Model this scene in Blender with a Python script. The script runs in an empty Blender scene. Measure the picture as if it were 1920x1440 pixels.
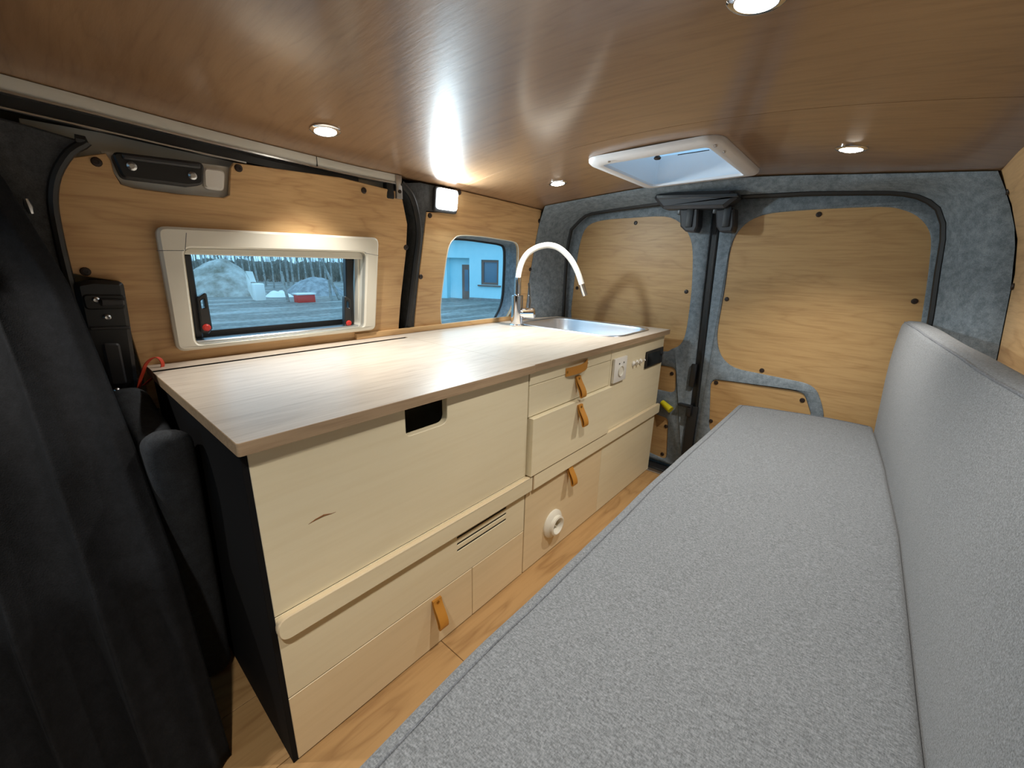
import bpy, bmesh, math, random
from mathutils import Vector, Matrix, noise
from mathutils.geometry import tessellate_polygon

random.seed(7)
S = bpy.context.scene
COL = S.collection
R = math.radians

# ------------------------------------------------------------------ camera
cd = bpy.data.cameras.new('camera')
cam = bpy.data.objects.new('camera', cd)
COL.objects.link(cam)
cd.sensor_width = 36.0
cd.lens = 14.523
cd.clip_start = 0.02
cd.clip_end = 300
M = Matrix(((0.75490046, -0.19981887, 0.62465808, 0.0),
            (0.65542186, 0.1958732, -0.7294216, 0.0),
            (0.02339842, 0.96005526, 0.27883042, 0.994),
            (0, 0, 0, 1)))
cam.matrix_world = M
S.camera = cam

# ------------------------------------------------------------------ view, world, lights
S.view_settings.view_transform = 'Standard'
S.view_settings.look = 'None'
S.view_settings.gamma = 1.0
S.view_settings.use_curve_mapping = False
S.view_settings.exposure = 0.3

W = bpy.data.worlds.new('dusk_sky')
S.world = W
W.use_nodes = True
bg = W.node_tree.nodes['Background']
bg.inputs['Color'].default_value = (0.37, 0.70, 1.0, 1)
bg.inputs['Strength'].default_value = 1.65

SPOT_W, LED_W = 27.0, 5.5
WARM = (1.0, 0.95, 0.87)
COOL = (0.74, 0.91, 1.0)
LIGHTS = [(-1.147,0.5833,1.312),(-1.04,1.462,1.307),(-0.1318,1.541,1.317),(-0.1976,0.7082,1.339)] + [(-0.24, -0.16, 1.3575), (-1.14, -0.25, 1.3345)]   # last two: unseen, beside and behind the camera, added to even out the light
for lx, ly, lz in LIGHTS:
    ld = bpy.data.lights.new('downlight_beam', 'SPOT')
    ld.energy = SPOT_W * (0.72 if lx < -0.6 else 1.0)
    ld.color = WARM
    ld.spot_size = R(114 if lx > -0.6 else 100)
    ld.spot_blend = 1.0
    ld.shadow_soft_size = 0.018
    lo = bpy.data.objects.new('downlight_beam', ld)
    lo.location = (lx, ly, lz - 0.022)
    COL.objects.link(lo)
LED = (-1.285, 1.116, 1.222)
ld = bpy.data.lights.new('led_panel_beam', 'AREA')
ld.shape = 'RECTANGLE'
ld.size, ld.size_y = 0.075, 0.06
ld.energy = LED_W
ld.color = COOL
lo = bpy.data.objects.new('led_panel_beam', ld)
lo.location = LED
lo.rotation_euler = (0, R(-90 + 22), 0)
COL.objects.link(lo)

# ------------------------------------------------------------------ materials
def lin(c):
    return c / 12.92 if c <= 0.04045 else ((c + 0.055) / 1.055) ** 2.4
def rgb(r, g, b):
    return (lin(r / 255), lin(g / 255), lin(b / 255), 1)

class Mat:
    def __init__(self, name, col=(0.5, 0.5, 0.5, 1), rough=0.5, metal=0.0, spec=None):
        self.m = bpy.data.materials.new(name)
        self.m.use_nodes = True
        self.nt = self.m.node_tree
        self.b = self.nt.nodes['Principled BSDF']
        self.b.inputs['Base Color'].default_value = col
        self.b.inputs['Roughness'].default_value = rough
        self.b.inputs['Metallic'].default_value = metal
        if spec is not None:
            self.b.inputs['Specular IOR Level'].default_value = spec
    def n(self, t, **kw):
        nd = self.nt.nodes.new(t)
        for k, v in kw.items():
            setattr(nd, k, v)
        return nd
    def l(self, a, b):
        self.nt.links.new(a, b)
    def coord(self, scale=(1, 1, 1), rot=(0, 0, 0), loc=(0, 0, 0)):
        tc = self.n('ShaderNodeTexCoord')
        mp = self.n('ShaderNodeMapping')
        mp.inputs['Scale'].default_value = scale
        mp.inputs['Rotation'].default_value = rot
        mp.inputs['Location'].default_value = loc
        self.l(tc.outputs['Object'], mp.inputs['Vector'])
        return mp.outputs['Vector']
    def noise(self, vec, scale, detail=3, rough=0.55, dist=0.0):
        nd = self.n('ShaderNodeTexNoise')
        nd.inputs['Scale'].default_value = scale
        nd.inputs['Detail'].default_value = detail
        nd.inputs['Roughness'].default_value = rough
        nd.inputs['Distortion'].default_value = dist
        self.l(vec, nd.inputs['Vector'])
        return nd.outputs['Fac']
    def ramp(self, fac, stops):
        r = self.n('ShaderNodeValToRGB')
        e = r.color_ramp.elements
        while len(e) < len(stops):
            e.new(0.5)
        for i, (p, c) in enumerate(stops):
            e[i].position = p
            e[i].color = c
        self.l(fac, r.inputs['Fac'])
        return r.outputs['Color']
    def mix(self, fac, a, b, mode='MIX'):
        x = self.n('ShaderNodeMix', data_type='RGBA', blend_type=mode)
        if isinstance(fac, (int, float)):
            x.inputs[0].default_value = fac
        else:
            self.l(fac, x.inputs[0])
        for s, v in ((6, a), (7, b)):
            if isinstance(v, tuple):
                x.inputs[s].default_value = v
            else:
                self.l(v, x.inputs[s])
        return x.outputs[2]
    def bump(self, h, strength=0.2, dist=0.002):
        bn = self.n('ShaderNodeBump')
        bn.inputs['Strength'].default_value = strength
        bn.inputs['Distance'].default_value = dist
        self.l(h, bn.inputs['Height'])
        self.l(bn.outputs['Normal'], self.b.inputs['Normal'])
    def col(self, c):
        self.l(c, self.b.inputs['Base Color'])

def axis_scale(axis, along, across):
    s = [across] * 3
    s['xyz'.index(axis)] = along
    return tuple(s)

def wood(name, light, dark, axis, rough=0.45, fine=160, amount=1.0, bump=0.06, cath=0.5, seed=0.0):
    m = Mat(name, light, rough)
    tint = tuple(light[i] * 0.55 + dark[i] * 0.45 for i in range(3)) + (1,)
    v1 = m.coord(axis_scale(axis, 0.05, 1.0), loc=(seed, seed * 1.7, seed * 0.6))
    f1 = m.noise(v1, fine, 4, 0.65)
    v2 = m.coord(axis_scale(axis, 0.16, 1.0), loc=(seed * 2.1, seed, seed * 1.3))
    f2 = m.noise(v2, 9, 3, 0.5, 0.4)
    # cathedral figure: contour lines of a slow noise
    mu = m.n('ShaderNodeMath', operation='MULTIPLY')
    m.l(f2, mu.inputs[0]); mu.inputs[1].default_value = 16.0
    fr = m.n('ShaderNodeMath', operation='PINGPONG')
    m.l(mu.outputs[0], fr.inputs[0]); fr.inputs[1].default_value = 1.0
    c1 = m.ramp(f1, [(0.36, dark), (0.56, light)])
    c2 = m.ramp(fr.outputs[0], [(0.0, dark), (0.22, tint), (0.6, light)])
    c = m.mix(0.55 * amount, light, c1)
    c = m.mix(cath * amount, c, c2)
    v3 = m.coord(axis_scale(axis, 0.4, 1.0), loc=(seed, 0, seed))
    f3 = m.noise(v3, 2.5, 2)
    c3 = m.ramp(f3, [(0.3, (0.86, 0.86, 0.86, 1)), (0.7, (1, 1, 1, 1))])
    c = m.mix(1.0, c, c3, 'MULTIPLY')
    m.col(c)
    if bump:
        m.bump(f1, bump, 0.002)
    return m

OAK_L, OAK_D = rgb(214, 175, 124), rgb(174, 130, 84)
oak_y = wood('oak_veneer_along', OAK_L, OAK_D, 'y', 0.42, 150, 0.9, 0.05, 0.45, 0.3)
oak_x = wood('oak_veneer_across', rgb(196, 158, 106), rgb(154, 113, 68), 'x', 0.45, 150, 0.8, 0.05, 0.35, 1.9)
worktop_m = wood('bleached_oak_laminate', rgb(204, 191, 175), rgb(162, 144, 125), 'y', 0.38, 120, 0.75, 0.03, 0.3, 4.2)
edge_m = wood('bleached_oak_edging', rgb(176, 150, 120), rgb(132, 106, 80), 'y', 0.45, 160, 0.8, 0.0, 0.2, 2.2)
birch = wood('birch_plywood', rgb(236, 224, 192), rgb(222, 206, 170), 'y', 0.5, 60, 0.5, 0.0, 0.18, 6.1)
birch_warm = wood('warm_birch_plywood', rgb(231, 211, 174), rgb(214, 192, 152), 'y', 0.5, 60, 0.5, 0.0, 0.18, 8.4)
birch_edge = wood('birch_ply_edge', rgb(226, 206, 170), rgb(170, 138, 100), 'y', 0.6, 30, 0.4, 0.0, 0.2, 3.1)
vinyl = wood('oak_vinyl_plank', rgb(180, 142, 94), rgb(136, 98, 58), 'y', 0.4, 70, 0.9, 0.05, 0.5, 9.7)

def ceiling_mat():
    m = wood('varnished_brown_plywood', rgb(152, 118, 86), rgb(124, 92, 64), 'x', 0.5, 60, 0.7, 0.0, 0.4, 5.5)
    v = m.coord((0.16, 1.0, 1.0), rot=(0, 0, R(12)))
    h1 = m.noise(v, 130, 3, 0.6)
    h2 = m.noise(m.coord((1, 1, 1)), 7, 2)
    ad = m.n('ShaderNodeMath', operation='MULTIPLY_ADD')
    m.l(h2, ad.inputs[0]); ad.inputs[1].default_value = 0.8; m.l(h1, ad.inputs[2])
    m.bump(ad.outputs[0], 0.34, 0.0011)
    m.b.inputs['Coat Weight'].default_value = 1.0
    m.b.inputs['Specular IOR Level'].default_value = 0.2
    m.b.inputs['Coat Roughness'].default_value = 0.17
    return m
ply_ceiling = ceiling_mat()

def felt_mat(name, a, b, rough=0.95):
    m = Mat(name, a, rough, 0, 0.2)
    v = m.coord()
    f = m.noise(v, 42, 5, 0.75)
    g = m.noise(v, 420, 2)
    c = m.mix(m.ramp(f, [(0.35, (0, 0, 0, 1)), (0.65, (1, 1, 1, 1))]), a, b)
    c = m.mix(0.3, c, m.ramp(g, [(0.3, (0.25, 0.25, 0.25, 1)), (0.7, (0.8, 0.8, 0.8, 1))]), 'OVERLAY')
    m.col(c)
    m.bump(g, 0.35, 0.002)
    return m
felt = felt_mat('grey_lining_felt', rgb(102, 111, 117), rgb(136, 145, 151))
felt_dark = felt_mat('charcoal_lining_felt', rgb(62, 64, 66), rgb(80, 82, 84))
black_cloth = felt_mat('black_curtain_cloth', rgb(22, 23, 25), rgb(30, 31, 34))
bag_cloth = felt_mat('dark_grey_cloth', rgb(48, 50, 53), rgb(58, 61, 65))
black_board = Mat('black_lined_board', rgb(14, 14, 16), 0.8, 0, 0.2)

def bench_mat(name, tone):
    m = Mat(name, tone, 0.95, 0, 0.15)
    v1 = m.coord((1.0, 0.35, 1.0), rot=(0, 0, R(8)))
    f1 = m.noise(v1, 620, 3, 0.7)
    v2 = m.coord((0.4, 1.0, 1.0), rot=(0, 0, R(-14)))
    f2 = m.noise(v2, 480, 2, 0.6)
    lo_ = tuple(t * 0.5 for t in tone[:3]) + (1,)
    hi_ = tuple(min(1, t * 1.65) for t in tone[:3]) + (1,)
    c1 = m.ramp(f1, [(0.32, lo_), (0.5, tone), (0.7, hi_)])
    c2 = m.ramp(f2, [(0.34, lo_), (0.5, tone), (0.68, hi_)])
    m.col(m.mix(0.5, c1, c2))
    ad = m.n('ShaderNodeMath', operation='ADD')
    m.l(f1, ad.inputs[0]); m.l(f2, ad.inputs[1])
    m.bump(ad.outputs[0], 0.5, 0.0015)
    m.b.inputs['Sheen Weight'].default_value = 0.15
    return m
bench_fabric = bench_mat('grey_melange_weave', rgb(112, 115, 118))
piping_m = bench_mat('grey_piping_weave', rgb(100, 103, 108))

rubber = Mat('black_rubber', rgb(26, 27, 28), 0.5)
black_plastic = Mat('black_plastic', rgb(30, 31, 33), 0.38)
dark_plastic = Mat('charcoal_plastic', rgb(50, 51, 54), 0.5)
white_plastic = Mat('white_plastic', rgb(232, 229, 222), 0.35)
frame_plastic = Mat('cream_window_plastic', rgb(226, 222, 208), 0.38)
hatch_plastic = Mat('white_hatch_plastic', rgb(225, 222, 222), 0.35)
painted = Mat('grey_white_paint', rgb(222, 219, 208), 0.35)
alu = Mat('aluminium', rgb(190, 192, 194), 0.32, 1.0)
chrome = Mat('chrome', rgb(230, 230, 232), 0.06, 1.0)
leather = Mat('tan_leather', rgb(184, 126, 48), 0.5)
leather.bump(leather.noise(leather.coord(), 300, 3), 0.2, 0.001)
brass = Mat('brass_rivet', rgb(190, 150, 80), 0.25, 1.0)
red_cloth = Mat('red_ribbon_cloth', rgb(196, 62, 34), 0.6)
red_plastic = Mat('red_plastic', rgb(206, 52, 44), 0.4)
yellow_plastic = Mat('yellow_plastic', rgb(214, 200, 30), 0.4)
screw_m = Mat('brown_black_screw_cap', rgb(42, 28, 20), 0.45)
knot_m = Mat('brown_knot', rgb(128, 84, 48), 0.7)
hose_m = Mat('white_silicone_hose', rgb(240, 236, 226), 0.35)
dark_hole = Mat('dark_socket_hole', rgb(22, 20, 18), 0.7)
skin_m = Mat('van_body_paint', rgb(120, 122, 122), 0.5)

steel = Mat('brushed_steel', rgb(236, 238, 242), 0.34, 1.0)
steel.bump(steel.noise(steel.coord((1, 0.05, 1)), 500, 2), 0.05, 0.001)

def emit(name, col, strength):
    m = Mat(name, (0.8, 0.8, 0.8, 1), 0.4)
    m.b.inputs['Emission Color'].default_value = col
    m.b.inputs['Emission Strength'].default_value = strength
    return m
lens_warm = emit('warm_led_lens', (1.0, 0.92, 0.78, 1), 20.0)
lens_cool = emit('cool_led_lens', (0.92, 0.98, 1.0, 1), 14.0)

def glass_mat(name, tint, gloss=0.08):
    m = Mat(name)
    nt = m.nt
    nt.nodes.remove(m.b)
    out = [n for n in nt.nodes if n.type == 'OUTPUT_MATERIAL'][0]
    tr = m.n('ShaderNodeBsdfTransparent'); tr.inputs['Color'].default_value = tint
    gl = m.n('ShaderNodeBsdfGlossy'); gl.inputs['Roughness'].default_value = 0.02
    fr = m.n('ShaderNodeFresnel'); fr.inputs['IOR'].default_value = 1.35
    mx = m.n('ShaderNodeMixShader')
    ge = m.n('ShaderNodeNewGeometry')          # reflect at the near face only (no internal reflection in the thin pane)
    iv = m.n('ShaderNodeMath', operation='SUBTRACT'); iv.inputs[0].default_value = 1.0; m.l(ge.outputs['Backfacing'], iv.inputs[1])
    mu = m.n('ShaderNodeMath', operation='MULTIPLY'); m.l(fr.outputs[0], mu.inputs[0]); m.l(iv.outputs[0], mu.inputs[1])
    m.l(mu.outputs[0], mx.inputs[0]); m.l(tr.outputs[0], mx.inputs[1]); m.l(gl.outputs[0], mx.inputs[2])
    m.l(mx.outputs[0], out.inputs['Surface'])
    return m
glass = glass_mat('window_acrylic', (0.9, 0.94, 0.95, 1))

def dome_mat():
    m = Mat('milky_hatch_dome')
    m.nt.nodes.remove(m.b)
    out = [n for n in m.nt.nodes if n.type == 'OUTPUT_MATERIAL'][0]
    t = m.n('ShaderNodeBsdfTranslucent'); t.inputs['Color'].default_value = (0.8, 0.82, 0.86, 1)
    d = m.n('ShaderNodeBsdfDiffuse'); d.inputs['Color'].default_value = (0.85, 0.86, 0.9, 1)
    mx = m.n('ShaderNodeMixShader'); mx.inputs[0].default_value = 0.4
    m.l(t.outputs[0], mx.inputs[1]); m.l(d.outputs[0], mx.inputs[2]); m.l(mx.outputs[0], out.inputs['Surface'])
    return m
dome_m = dome_mat()

# outside
def soil_mat():
    m = Mat('wet_rutted_soil', rgb(96, 92, 84), 0.75)
    v = m.coord((1.0, 0.22, 1.0), rot=(0, 0, R(-18)))
    f = m.noise(v, 1.6, 6, 0.65)
    f2 = m.noise(m.coord(), 9, 4)
    c = m.ramp(f, [(0.3, rgb(62, 60, 56)), (0.5, rgb(112, 108, 100)), (0.68, rgb(176, 176, 172))])
    m.col(m.mix(0.3, c, m.ramp(f2, [(0.3, rgb(50, 48, 44)), (0.7, rgb(190, 188, 182))])))
    return m
soil = soil_mat()
def noisy(name, a, b, scale, rough=0.85):
    m = Mat(name, a, rough, 0, 0.3)
    f = m.noise(m.coord(), scale, 5, 0.65)
    m.col(m.ramp(f, [(0.32, a), (0.68, b)]))
    return m
mound_m = noisy('pale_sandy_soil', rgb(120, 110, 96), rgb(190, 186, 180), 1.6)
gravel_m = noisy('grey_gravel', rgb(120, 122, 124), rgb(170, 172, 174), 5)
bark_m = noisy('grey_bark', rgb(124, 120, 112), rgb(186, 184, 180), 6)
brush_m = noisy('brown_brush', rgb(92, 86, 78), rgb(150, 142, 130), 3)
bank_m = noisy('dark_forest_bank', rgb(86, 82, 76), rgb(124, 118, 110), 0.8)
plaster = noisy('pale_aqua_house_plaster', rgb(178, 228, 238), rgb(190, 234, 242), 3)
plinth_m = noisy('grey_plinth', rgb(120, 122, 122), rgb(150, 150, 148), 6)
fascia_m = Mat('grey_eaves_board', rgb(130, 136, 146), 0.6)
brown_door = Mat('brown_door_leaf', rgb(124, 96, 84), 0.5)
house_glass = Mat('dim_window_glass', rgb(96, 120, 138), 0.1)
tile_m = Mat('dark_roof_sheet', rgb(80, 82, 88), 0.5)

# ------------------------------------------------------------------ mesh helpers
def wall_map(u, v, w):           # leaning left wall: u = along the van, v = height, w = out of the wall into the van
    return (-1.379 + 0.13 * (v - 0.722) + w, u, v)
def x_right(z):
    return 0.301 - 0.10 * (z - 0.722) - 0.95 * max(0.0, z - 1.0) ** 2
def z_ceiling(x, y):
    u = (x + 0.54) / 0.77
    return 1.303 - 0.05 * (y / 1.7) + (0.06 + 0.025 * y / 1.7) * (1 - u * u)
def rear_map(Y):
    return lambda u, v, w: (u, Y - w, v)
def front_map(X):
    return lambda u, v, w: (X + w, u, v)
def flat_map(Z):
    return lambda u, v, w: (u, v, Z + w)

def rounded(corners, r, seg=5):
    """closed polygon with rounded corners; corners = [(x, y)] or [(x, y, radius)]"""
    out, n = [], len(corners)
    for i in range(n):
        p0, p1, p2 = Vector(corners[i - 1][:2]), Vector(corners[i][:2]), Vector(corners[(i + 1) % n][:2])
        rr = corners[i][2] if len(corners[i]) > 2 else r
        a, b = p0 - p1, p2 - p1
        la, lb = a.length, b.length
        a.normalize(); b.normalize()
        ang = a.angle(b)
        if rr <= 1e-5 or ang > 3.1:
            out.append(tuple(p1)); continue
        t = min(rr / math.tan(ang / 2), la * 0.49, lb * 0.49)
        s, e = p1 + a * t, p1 + b * t
        for k in range(seg + 1):
            q = k / seg
            out.append(tuple(s * (1 - q) ** 2 + p1 * 2 * q * (1 - q) + e * q * q))
    return out
def smooth_loop(pts, k=4):
    """closed Catmull-Rom through the points"""
    out, n = [], len(pts)
    for i in range(n):
        p = [Vector(pts[(i + j - 1) % n]) for j in range(4)]
        for q in range(k):
            t = q / k
            out.append(tuple(0.5 * ((2 * p[1]) + (p[2] - p[0]) * t + (2 * p[0] - 5 * p[1] + 4 * p[2] - p[3]) * t * t
                                    + (3 * p[1] - p[0] - 3 * p[2] + p[3]) * t ** 3)))
    return out
def smooth_path(pts, k=5):
    P = [Vector(p) for p in pts]
    P = [P[0] * 2 - P[1]] + P + [P[-1] * 2 - P[-2]]
    out = []
    for i in range(1, len(P) - 2):
        p = P[i - 1:i + 3]
        for q in range(k):
            t = q / k
            out.append(0.5 * ((2 * p[1]) + (p[2] - p[0]) * t + (2 * p[0] - 5 * p[1] + 4 * p[2] - p[3]) * t * t
                              + (3 * p[1] - p[0] - 3 * p[2] + p[3]) * t ** 3))
    out.append(P[-2])
    return out
def rect(x0, y0, x1, y1, r=0.0, seg=4):
    c = [(x0, y0), (x1, y0), (x1, y1), (x0, y1)]
    return rounded(c, r, seg) if r > 0 else c

class MB:
    def __init__(self):
        self.v, self.f, self.mi = [], [], []
    def add(self, vs, fs, mi=0):
        b = len(self.v)
        self.v += [tuple(p) for p in vs]
        self.f += [tuple(b + i for i in f) for f in fs]
        self.mi += [mi] * len(fs)
        return self
    def box(self, lo, hi, bevel=0.0, seg=2, mi=0):
        bm = bmesh.new()
        bmesh.ops.create_cube(bm, size=1.0)
        for v in bm.verts:
            v.co = Vector([(lo[i] + hi[i]) / 2 + v.co[i] * (hi[i] - lo[i]) for i in range(3)])
        if bevel > 0:
            bmesh.ops.bevel(bm, geom=bm.edges[:], offset=bevel, segments=seg, affect='EDGES', profile=0.5)
        bm.verts.index_update()
        self.add([v.co for v in bm.verts], [[v.index for v in f.verts] for f in bm.faces], mi)
        bm.free()
        return self
    def plate(self, outer, holes, w0, w1, mp, mi=0, side=None, bevel=0.0):
        """slab between w0 (back) and w1 (front) with outline and holes; bevel insets the front edge"""
        side = mi if side is None else side
        loops = [list(outer)] + [list(h) for h in holes]
        flat = [p for lp in loops for p in lp]
        tris = tessellate_polygon([[Vector((p[0], p[1], 0)) for p in lp] for lp in loops])
        n = len(flat)
        front = flat
        if bevel > 0:
            front = []
            for li, lp in enumerate(loops):
                m = len(lp)
                area = sum(lp[i - 1][0] * lp[i][1] - lp[i][0] * lp[i - 1][1] for i in range(m))
                sg = (1 if area > 0 else -1) * (1 if li == 0 else -1)
                for i in range(m):
                    a, b = Vector(lp[i]) - Vector(lp[i - 1]), Vector(lp[(i + 1) % m]) - Vector(lp[i])
                    na, nb = Vector((-a.y, a.x)), Vector((-b.y, b.x))
                    if na.length > 1e-9: na.normalize()
                    if nb.length > 1e-9: nb.normalize()
                    nn = na + nb
                    nn = nn.normalized() if nn.length > 1e-6 else na
                    front.append(tuple(Vector(lp[i]) + nn * bevel * sg))
        rings = [(flat, w0)]
        if bevel > 0:
            rings.append((flat, w1 - bevel if w1 > w0 else w1 + bevel))
        rings.append((front, w1))
        vs = [mp(p[0], p[1], w) for ring, w in rings for p in ring]
        k = len(rings) - 1
        fs = [tuple(t) for t in tris]
        self.add(vs, [], 0)
        base = len(self.v) - len(vs)
        for t in tris:
            self.f.append((base + t[2], base + t[1], base + t[0])); self.mi.append(mi)
            self.f.append((base + k * n + t[0], base + k * n + t[1], base + k * n + t[2])); self.mi.append(mi)
        o = 0
        for lp in loops:
            m = len(lp)
            for i in range(m):
                j = (i + 1) % m
                for r_ in range(k):
                    self.f.append((base + r_ * n + o + i, base + r_ * n + o + j, base + (r_ + 1) * n + o + j, base + (r_ + 1) * n + o + i))
                    self.mi.append(side)
            o += m
        return self
    def tube(self, pts, r, seg=10, closed=False, mi=0, cap=True):
        P = [Vector(p) for p in pts]
        n = len(P)
        rad = r if isinstance(r, (list, tuple)) else [r] * n
        rings, up = [], None
        for i in range(n):
            if closed:
                t = P[(i + 1) % n] - P[i - 1]
            else:
                t = P[min(i + 1, n - 1)] - P[max(i - 1, 0)]
            t.normalize()
            if up is None:
                up = Vector((0, 0, 1)) if abs(t.z) < 0.9 else Vector((1, 0, 0))
            a = (up - t * up.dot(t)).normalized()
            b = t.cross(a)
            up = a
            rings.append([P[i] + (a * math.cos(2 * math.pi * k / seg) + b * math.sin(2 * math.pi * k / seg)) * rad[i] for k in range(seg)])
        vs = [v for rg in rings for v in rg]
        fs = []
        for i in range(n if closed else n - 1):
            j = (i + 1) % n
            for k in range(seg):
                l = (k + 1) % seg
                fs.append((i * seg + k, i * seg + l, j * seg + l, j * seg + k))
        if not closed and cap:
            fs.append(tuple(range(seg - 1, -1, -1)))
            fs.append(tuple((n - 1) * seg + k for k in range(seg)))
        return self.add(vs, fs, mi)
    def lathe(self, prof, origin, axis=(0, 0, 1), seg=24, mi=0):
        """prof = [(radius, height along axis)]"""
        ax = Vector(axis).normalized()
        a = ax.orthogonal().normalized()
        b = ax.cross(a)
        o = Vector(origin)
        vs, fs = [], []
        for r_, h in prof:
            for k in range(seg):
                an = 2 * math.pi * k / seg
                vs.append(o + ax * h + (a * math.cos(an) + b * math.sin(an)) * max(r_, 1e-5))
        for i in range(len(prof) - 1):
            for k in range(seg):
                l = (k + 1) % seg
                fs.append((i * seg + k, i * seg + l, (i + 1) * seg + l, (i + 1) * seg + k))
        fs.append(tuple(range(seg - 1, -1, -1)))
        fs.append(tuple((len(prof) - 1) * seg + k for k in range(seg)))
        return self.add(vs, fs, mi)
    def grid(self, fn, nu, nv, mi=0, skip=None, closed_u=False):
        vs = [fn(i / nu, j / nv) for i in range(nu + 1) for j in range(nv + 1)]
        fs = []
        for i in range(nu):
            for j in range(nv):
                if skip and skip((i + .5) / nu, (j + .5) / nv):
                    continue
                a = i * (nv + 1) + j
                fs.append((a, a + nv + 1, a + nv + 2, a + 1))
        return self.add(vs, fs, mi)
    def loft(self, loops, closed=True, cap0=False, cap1=False, mi=0):
        n = len(loops[0])
        vs = [p for lp in loops for p in lp]
        fs = []
        for i in range(len(loops) - 1):
            for k in range(n if closed else n - 1):
                l = (k + 1) % n
                fs.append((i * n + k, i * n + l, (i + 1) * n + l, (i + 1) * n + k))
        if cap0: fs.append(tuple(range(n - 1, -1, -1)))
        if cap1: fs.append(tuple((len(loops) - 1) * n + k for k in range(n)))
        return self.add(vs, fs, mi)
    def sweep(self, prof, path, mi=0):
        """profile of (dx, dz) offsets carried along a path of points running mostly in y"""
        loops = [[(p[0] + a, p[1], p[2] + b) for a, b in prof] for p in path]
        return self.loft(loops, True, True, True, mi)
    def strip(self, prof, width_axis, w0, w1, thick, mi=0):
        """a ribbon: centre line prof (points), swept between two offsets along an axis, with thickness"""
        ax = Vector(width_axis)
        P = [Vector(p) for p in prof]
        loops = []
        for i, p in enumerate(P):
            t = (P[min(i + 1, len(P) - 1)] - P[max(i - 1, 0)]).normalized()
            nrm = t.cross(ax).normalized() * thick / 2
            loops.append([p + ax * w0 + nrm, p + ax * w1 + nrm, p + ax * w1 - nrm, p + ax * w0 - nrm])
        return self.loft(loops, True, True, True, mi)
    def obj(self, name, mats, parent=None, smooth=35, flip_fix=True, solid=0):
        me = bpy.data.meshes.new(name)
        off = Vector((0, 0, 0))
        if parent is not None:
            off = world_loc(parent)
        me.from_pydata([tuple(Vector(p) - off) for p in self.v], [], self.f)
        ms = mats if isinstance(mats, (list, tuple)) else [mats]
        for m in ms:
            me.materials.append(m.m)
        for p, i in zip(me.polygons, self.mi):
            p.material_index = i
        if flip_fix:
            bm = bmesh.new(); bm.from_mesh(me)
            bmesh.ops.recalc_face_normals(bm, faces=bm.faces[:])
            bm.to_mesh(me); bm.free()
        if smooth:
            for p in me.polygons:
                p.use_smooth = True
            me.set_sharp_from_angle(angle=R(smooth))
        me.update()
        o = bpy.data.objects.new(name, me)
        COL.objects.link(o)
        if parent is not None:
            o.parent = parent
        if solid:
            md = o.modifiers.new('solid', 'SOLIDIFY'); md.thickness = solid; md.offset = 0
        return o

def world_loc(o):
    v = Vector(o.location)
    while o.parent is not None:
        o = o.parent
        v += o.location
    return v
def tag(o, label, cat, group=None):
    o['label'] = label; o['category'] = cat
    if group: o['group'] = group
    return o
def thing(name, label, cat, loc=(0, 0, 0), group=None):
    o = bpy.data.objects.new(name, None)
    COL.objects.link(o)
    o.location = loc
    o.empty_display_size = 0.05
    return tag(o, label, cat, group)
def structure(name, label=None, mb=None, mat=None, loc=(0, 0, 0), smooth=35):
    if mb is None:
        o = bpy.data.objects.new(name, None); COL.objects.link(o); o.location = loc
        o.empty_display_size = 0.05
    else:
        o = mb.obj(name, mat, None, smooth)
    o['kind'] = 'structure'
    if label: o['label'] = label
    return o

# screws: one mesh, copied with its own orientation
def screw_mesh():
    b = MB().lathe([(0.0095, 0), (0.0095, 0.0015), (0.008, 0.0035), (0.004, 0.0042), (0.0035, 0.003), (0.0, 0.003)], (0, 0, 0), (0, 0, 1), 12)
    me = bpy.data.meshes.new('screw_cap')
    me.from_pydata(b.v, [], b.f)
    me.materials.append(screw_m.m)
    for p in me.polygons: p.use_smooth = True
    me.set_sharp_from_angle(angle=R(40))
    return me
SCREW = screw_mesh()
def screw(parent, loc, axis, s=1.0):
    o = bpy.data.objects.new('screw_cap', SCREW)
    COL.objects.link(o)
    o.parent = parent
    o.location = Vector(loc) - world_loc(parent)
    o.rotation_mode = 'QUATERNION'
    o.rotation_quaternion = Vector((0, 0, 1)).rotation_difference(Vector(axis).normalized())
    o.scale = (s, s, s)
    return o
WN = Vector((1, 0, -0.13)).normalized()

# ================================================================== SHELL
# floor: planks with open joints over a base board
floor = structure('floor', 'narrow strip of oak plank floor between the counter and the bench',
                  MB().box((-1.5, -1.3, -0.06), (0.36, 2.04, -0.008)), skin_m)
PW, PL = 0.19, 1.22
for i in range(11):
    x0 = -1.49 + i * PW
    y = -1.3 + (0.64, 0.05, 0.83, 0.33)[i % 4] - PL
    while y < 2.03:
        a, b_ = max(y + 0.0008, -1.3), min(y + PL - 0.0008, 1.965)
        if b_ - a > 0.02:
            MB().box((x0 + 0.0008, a, -0.008), (min(x0 + PW, 0.355) - 0.0008, b_, 0.0), 0.0008, 1).obj('floor_plank', vinyl, floor, 0)
        y += PL

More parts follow.
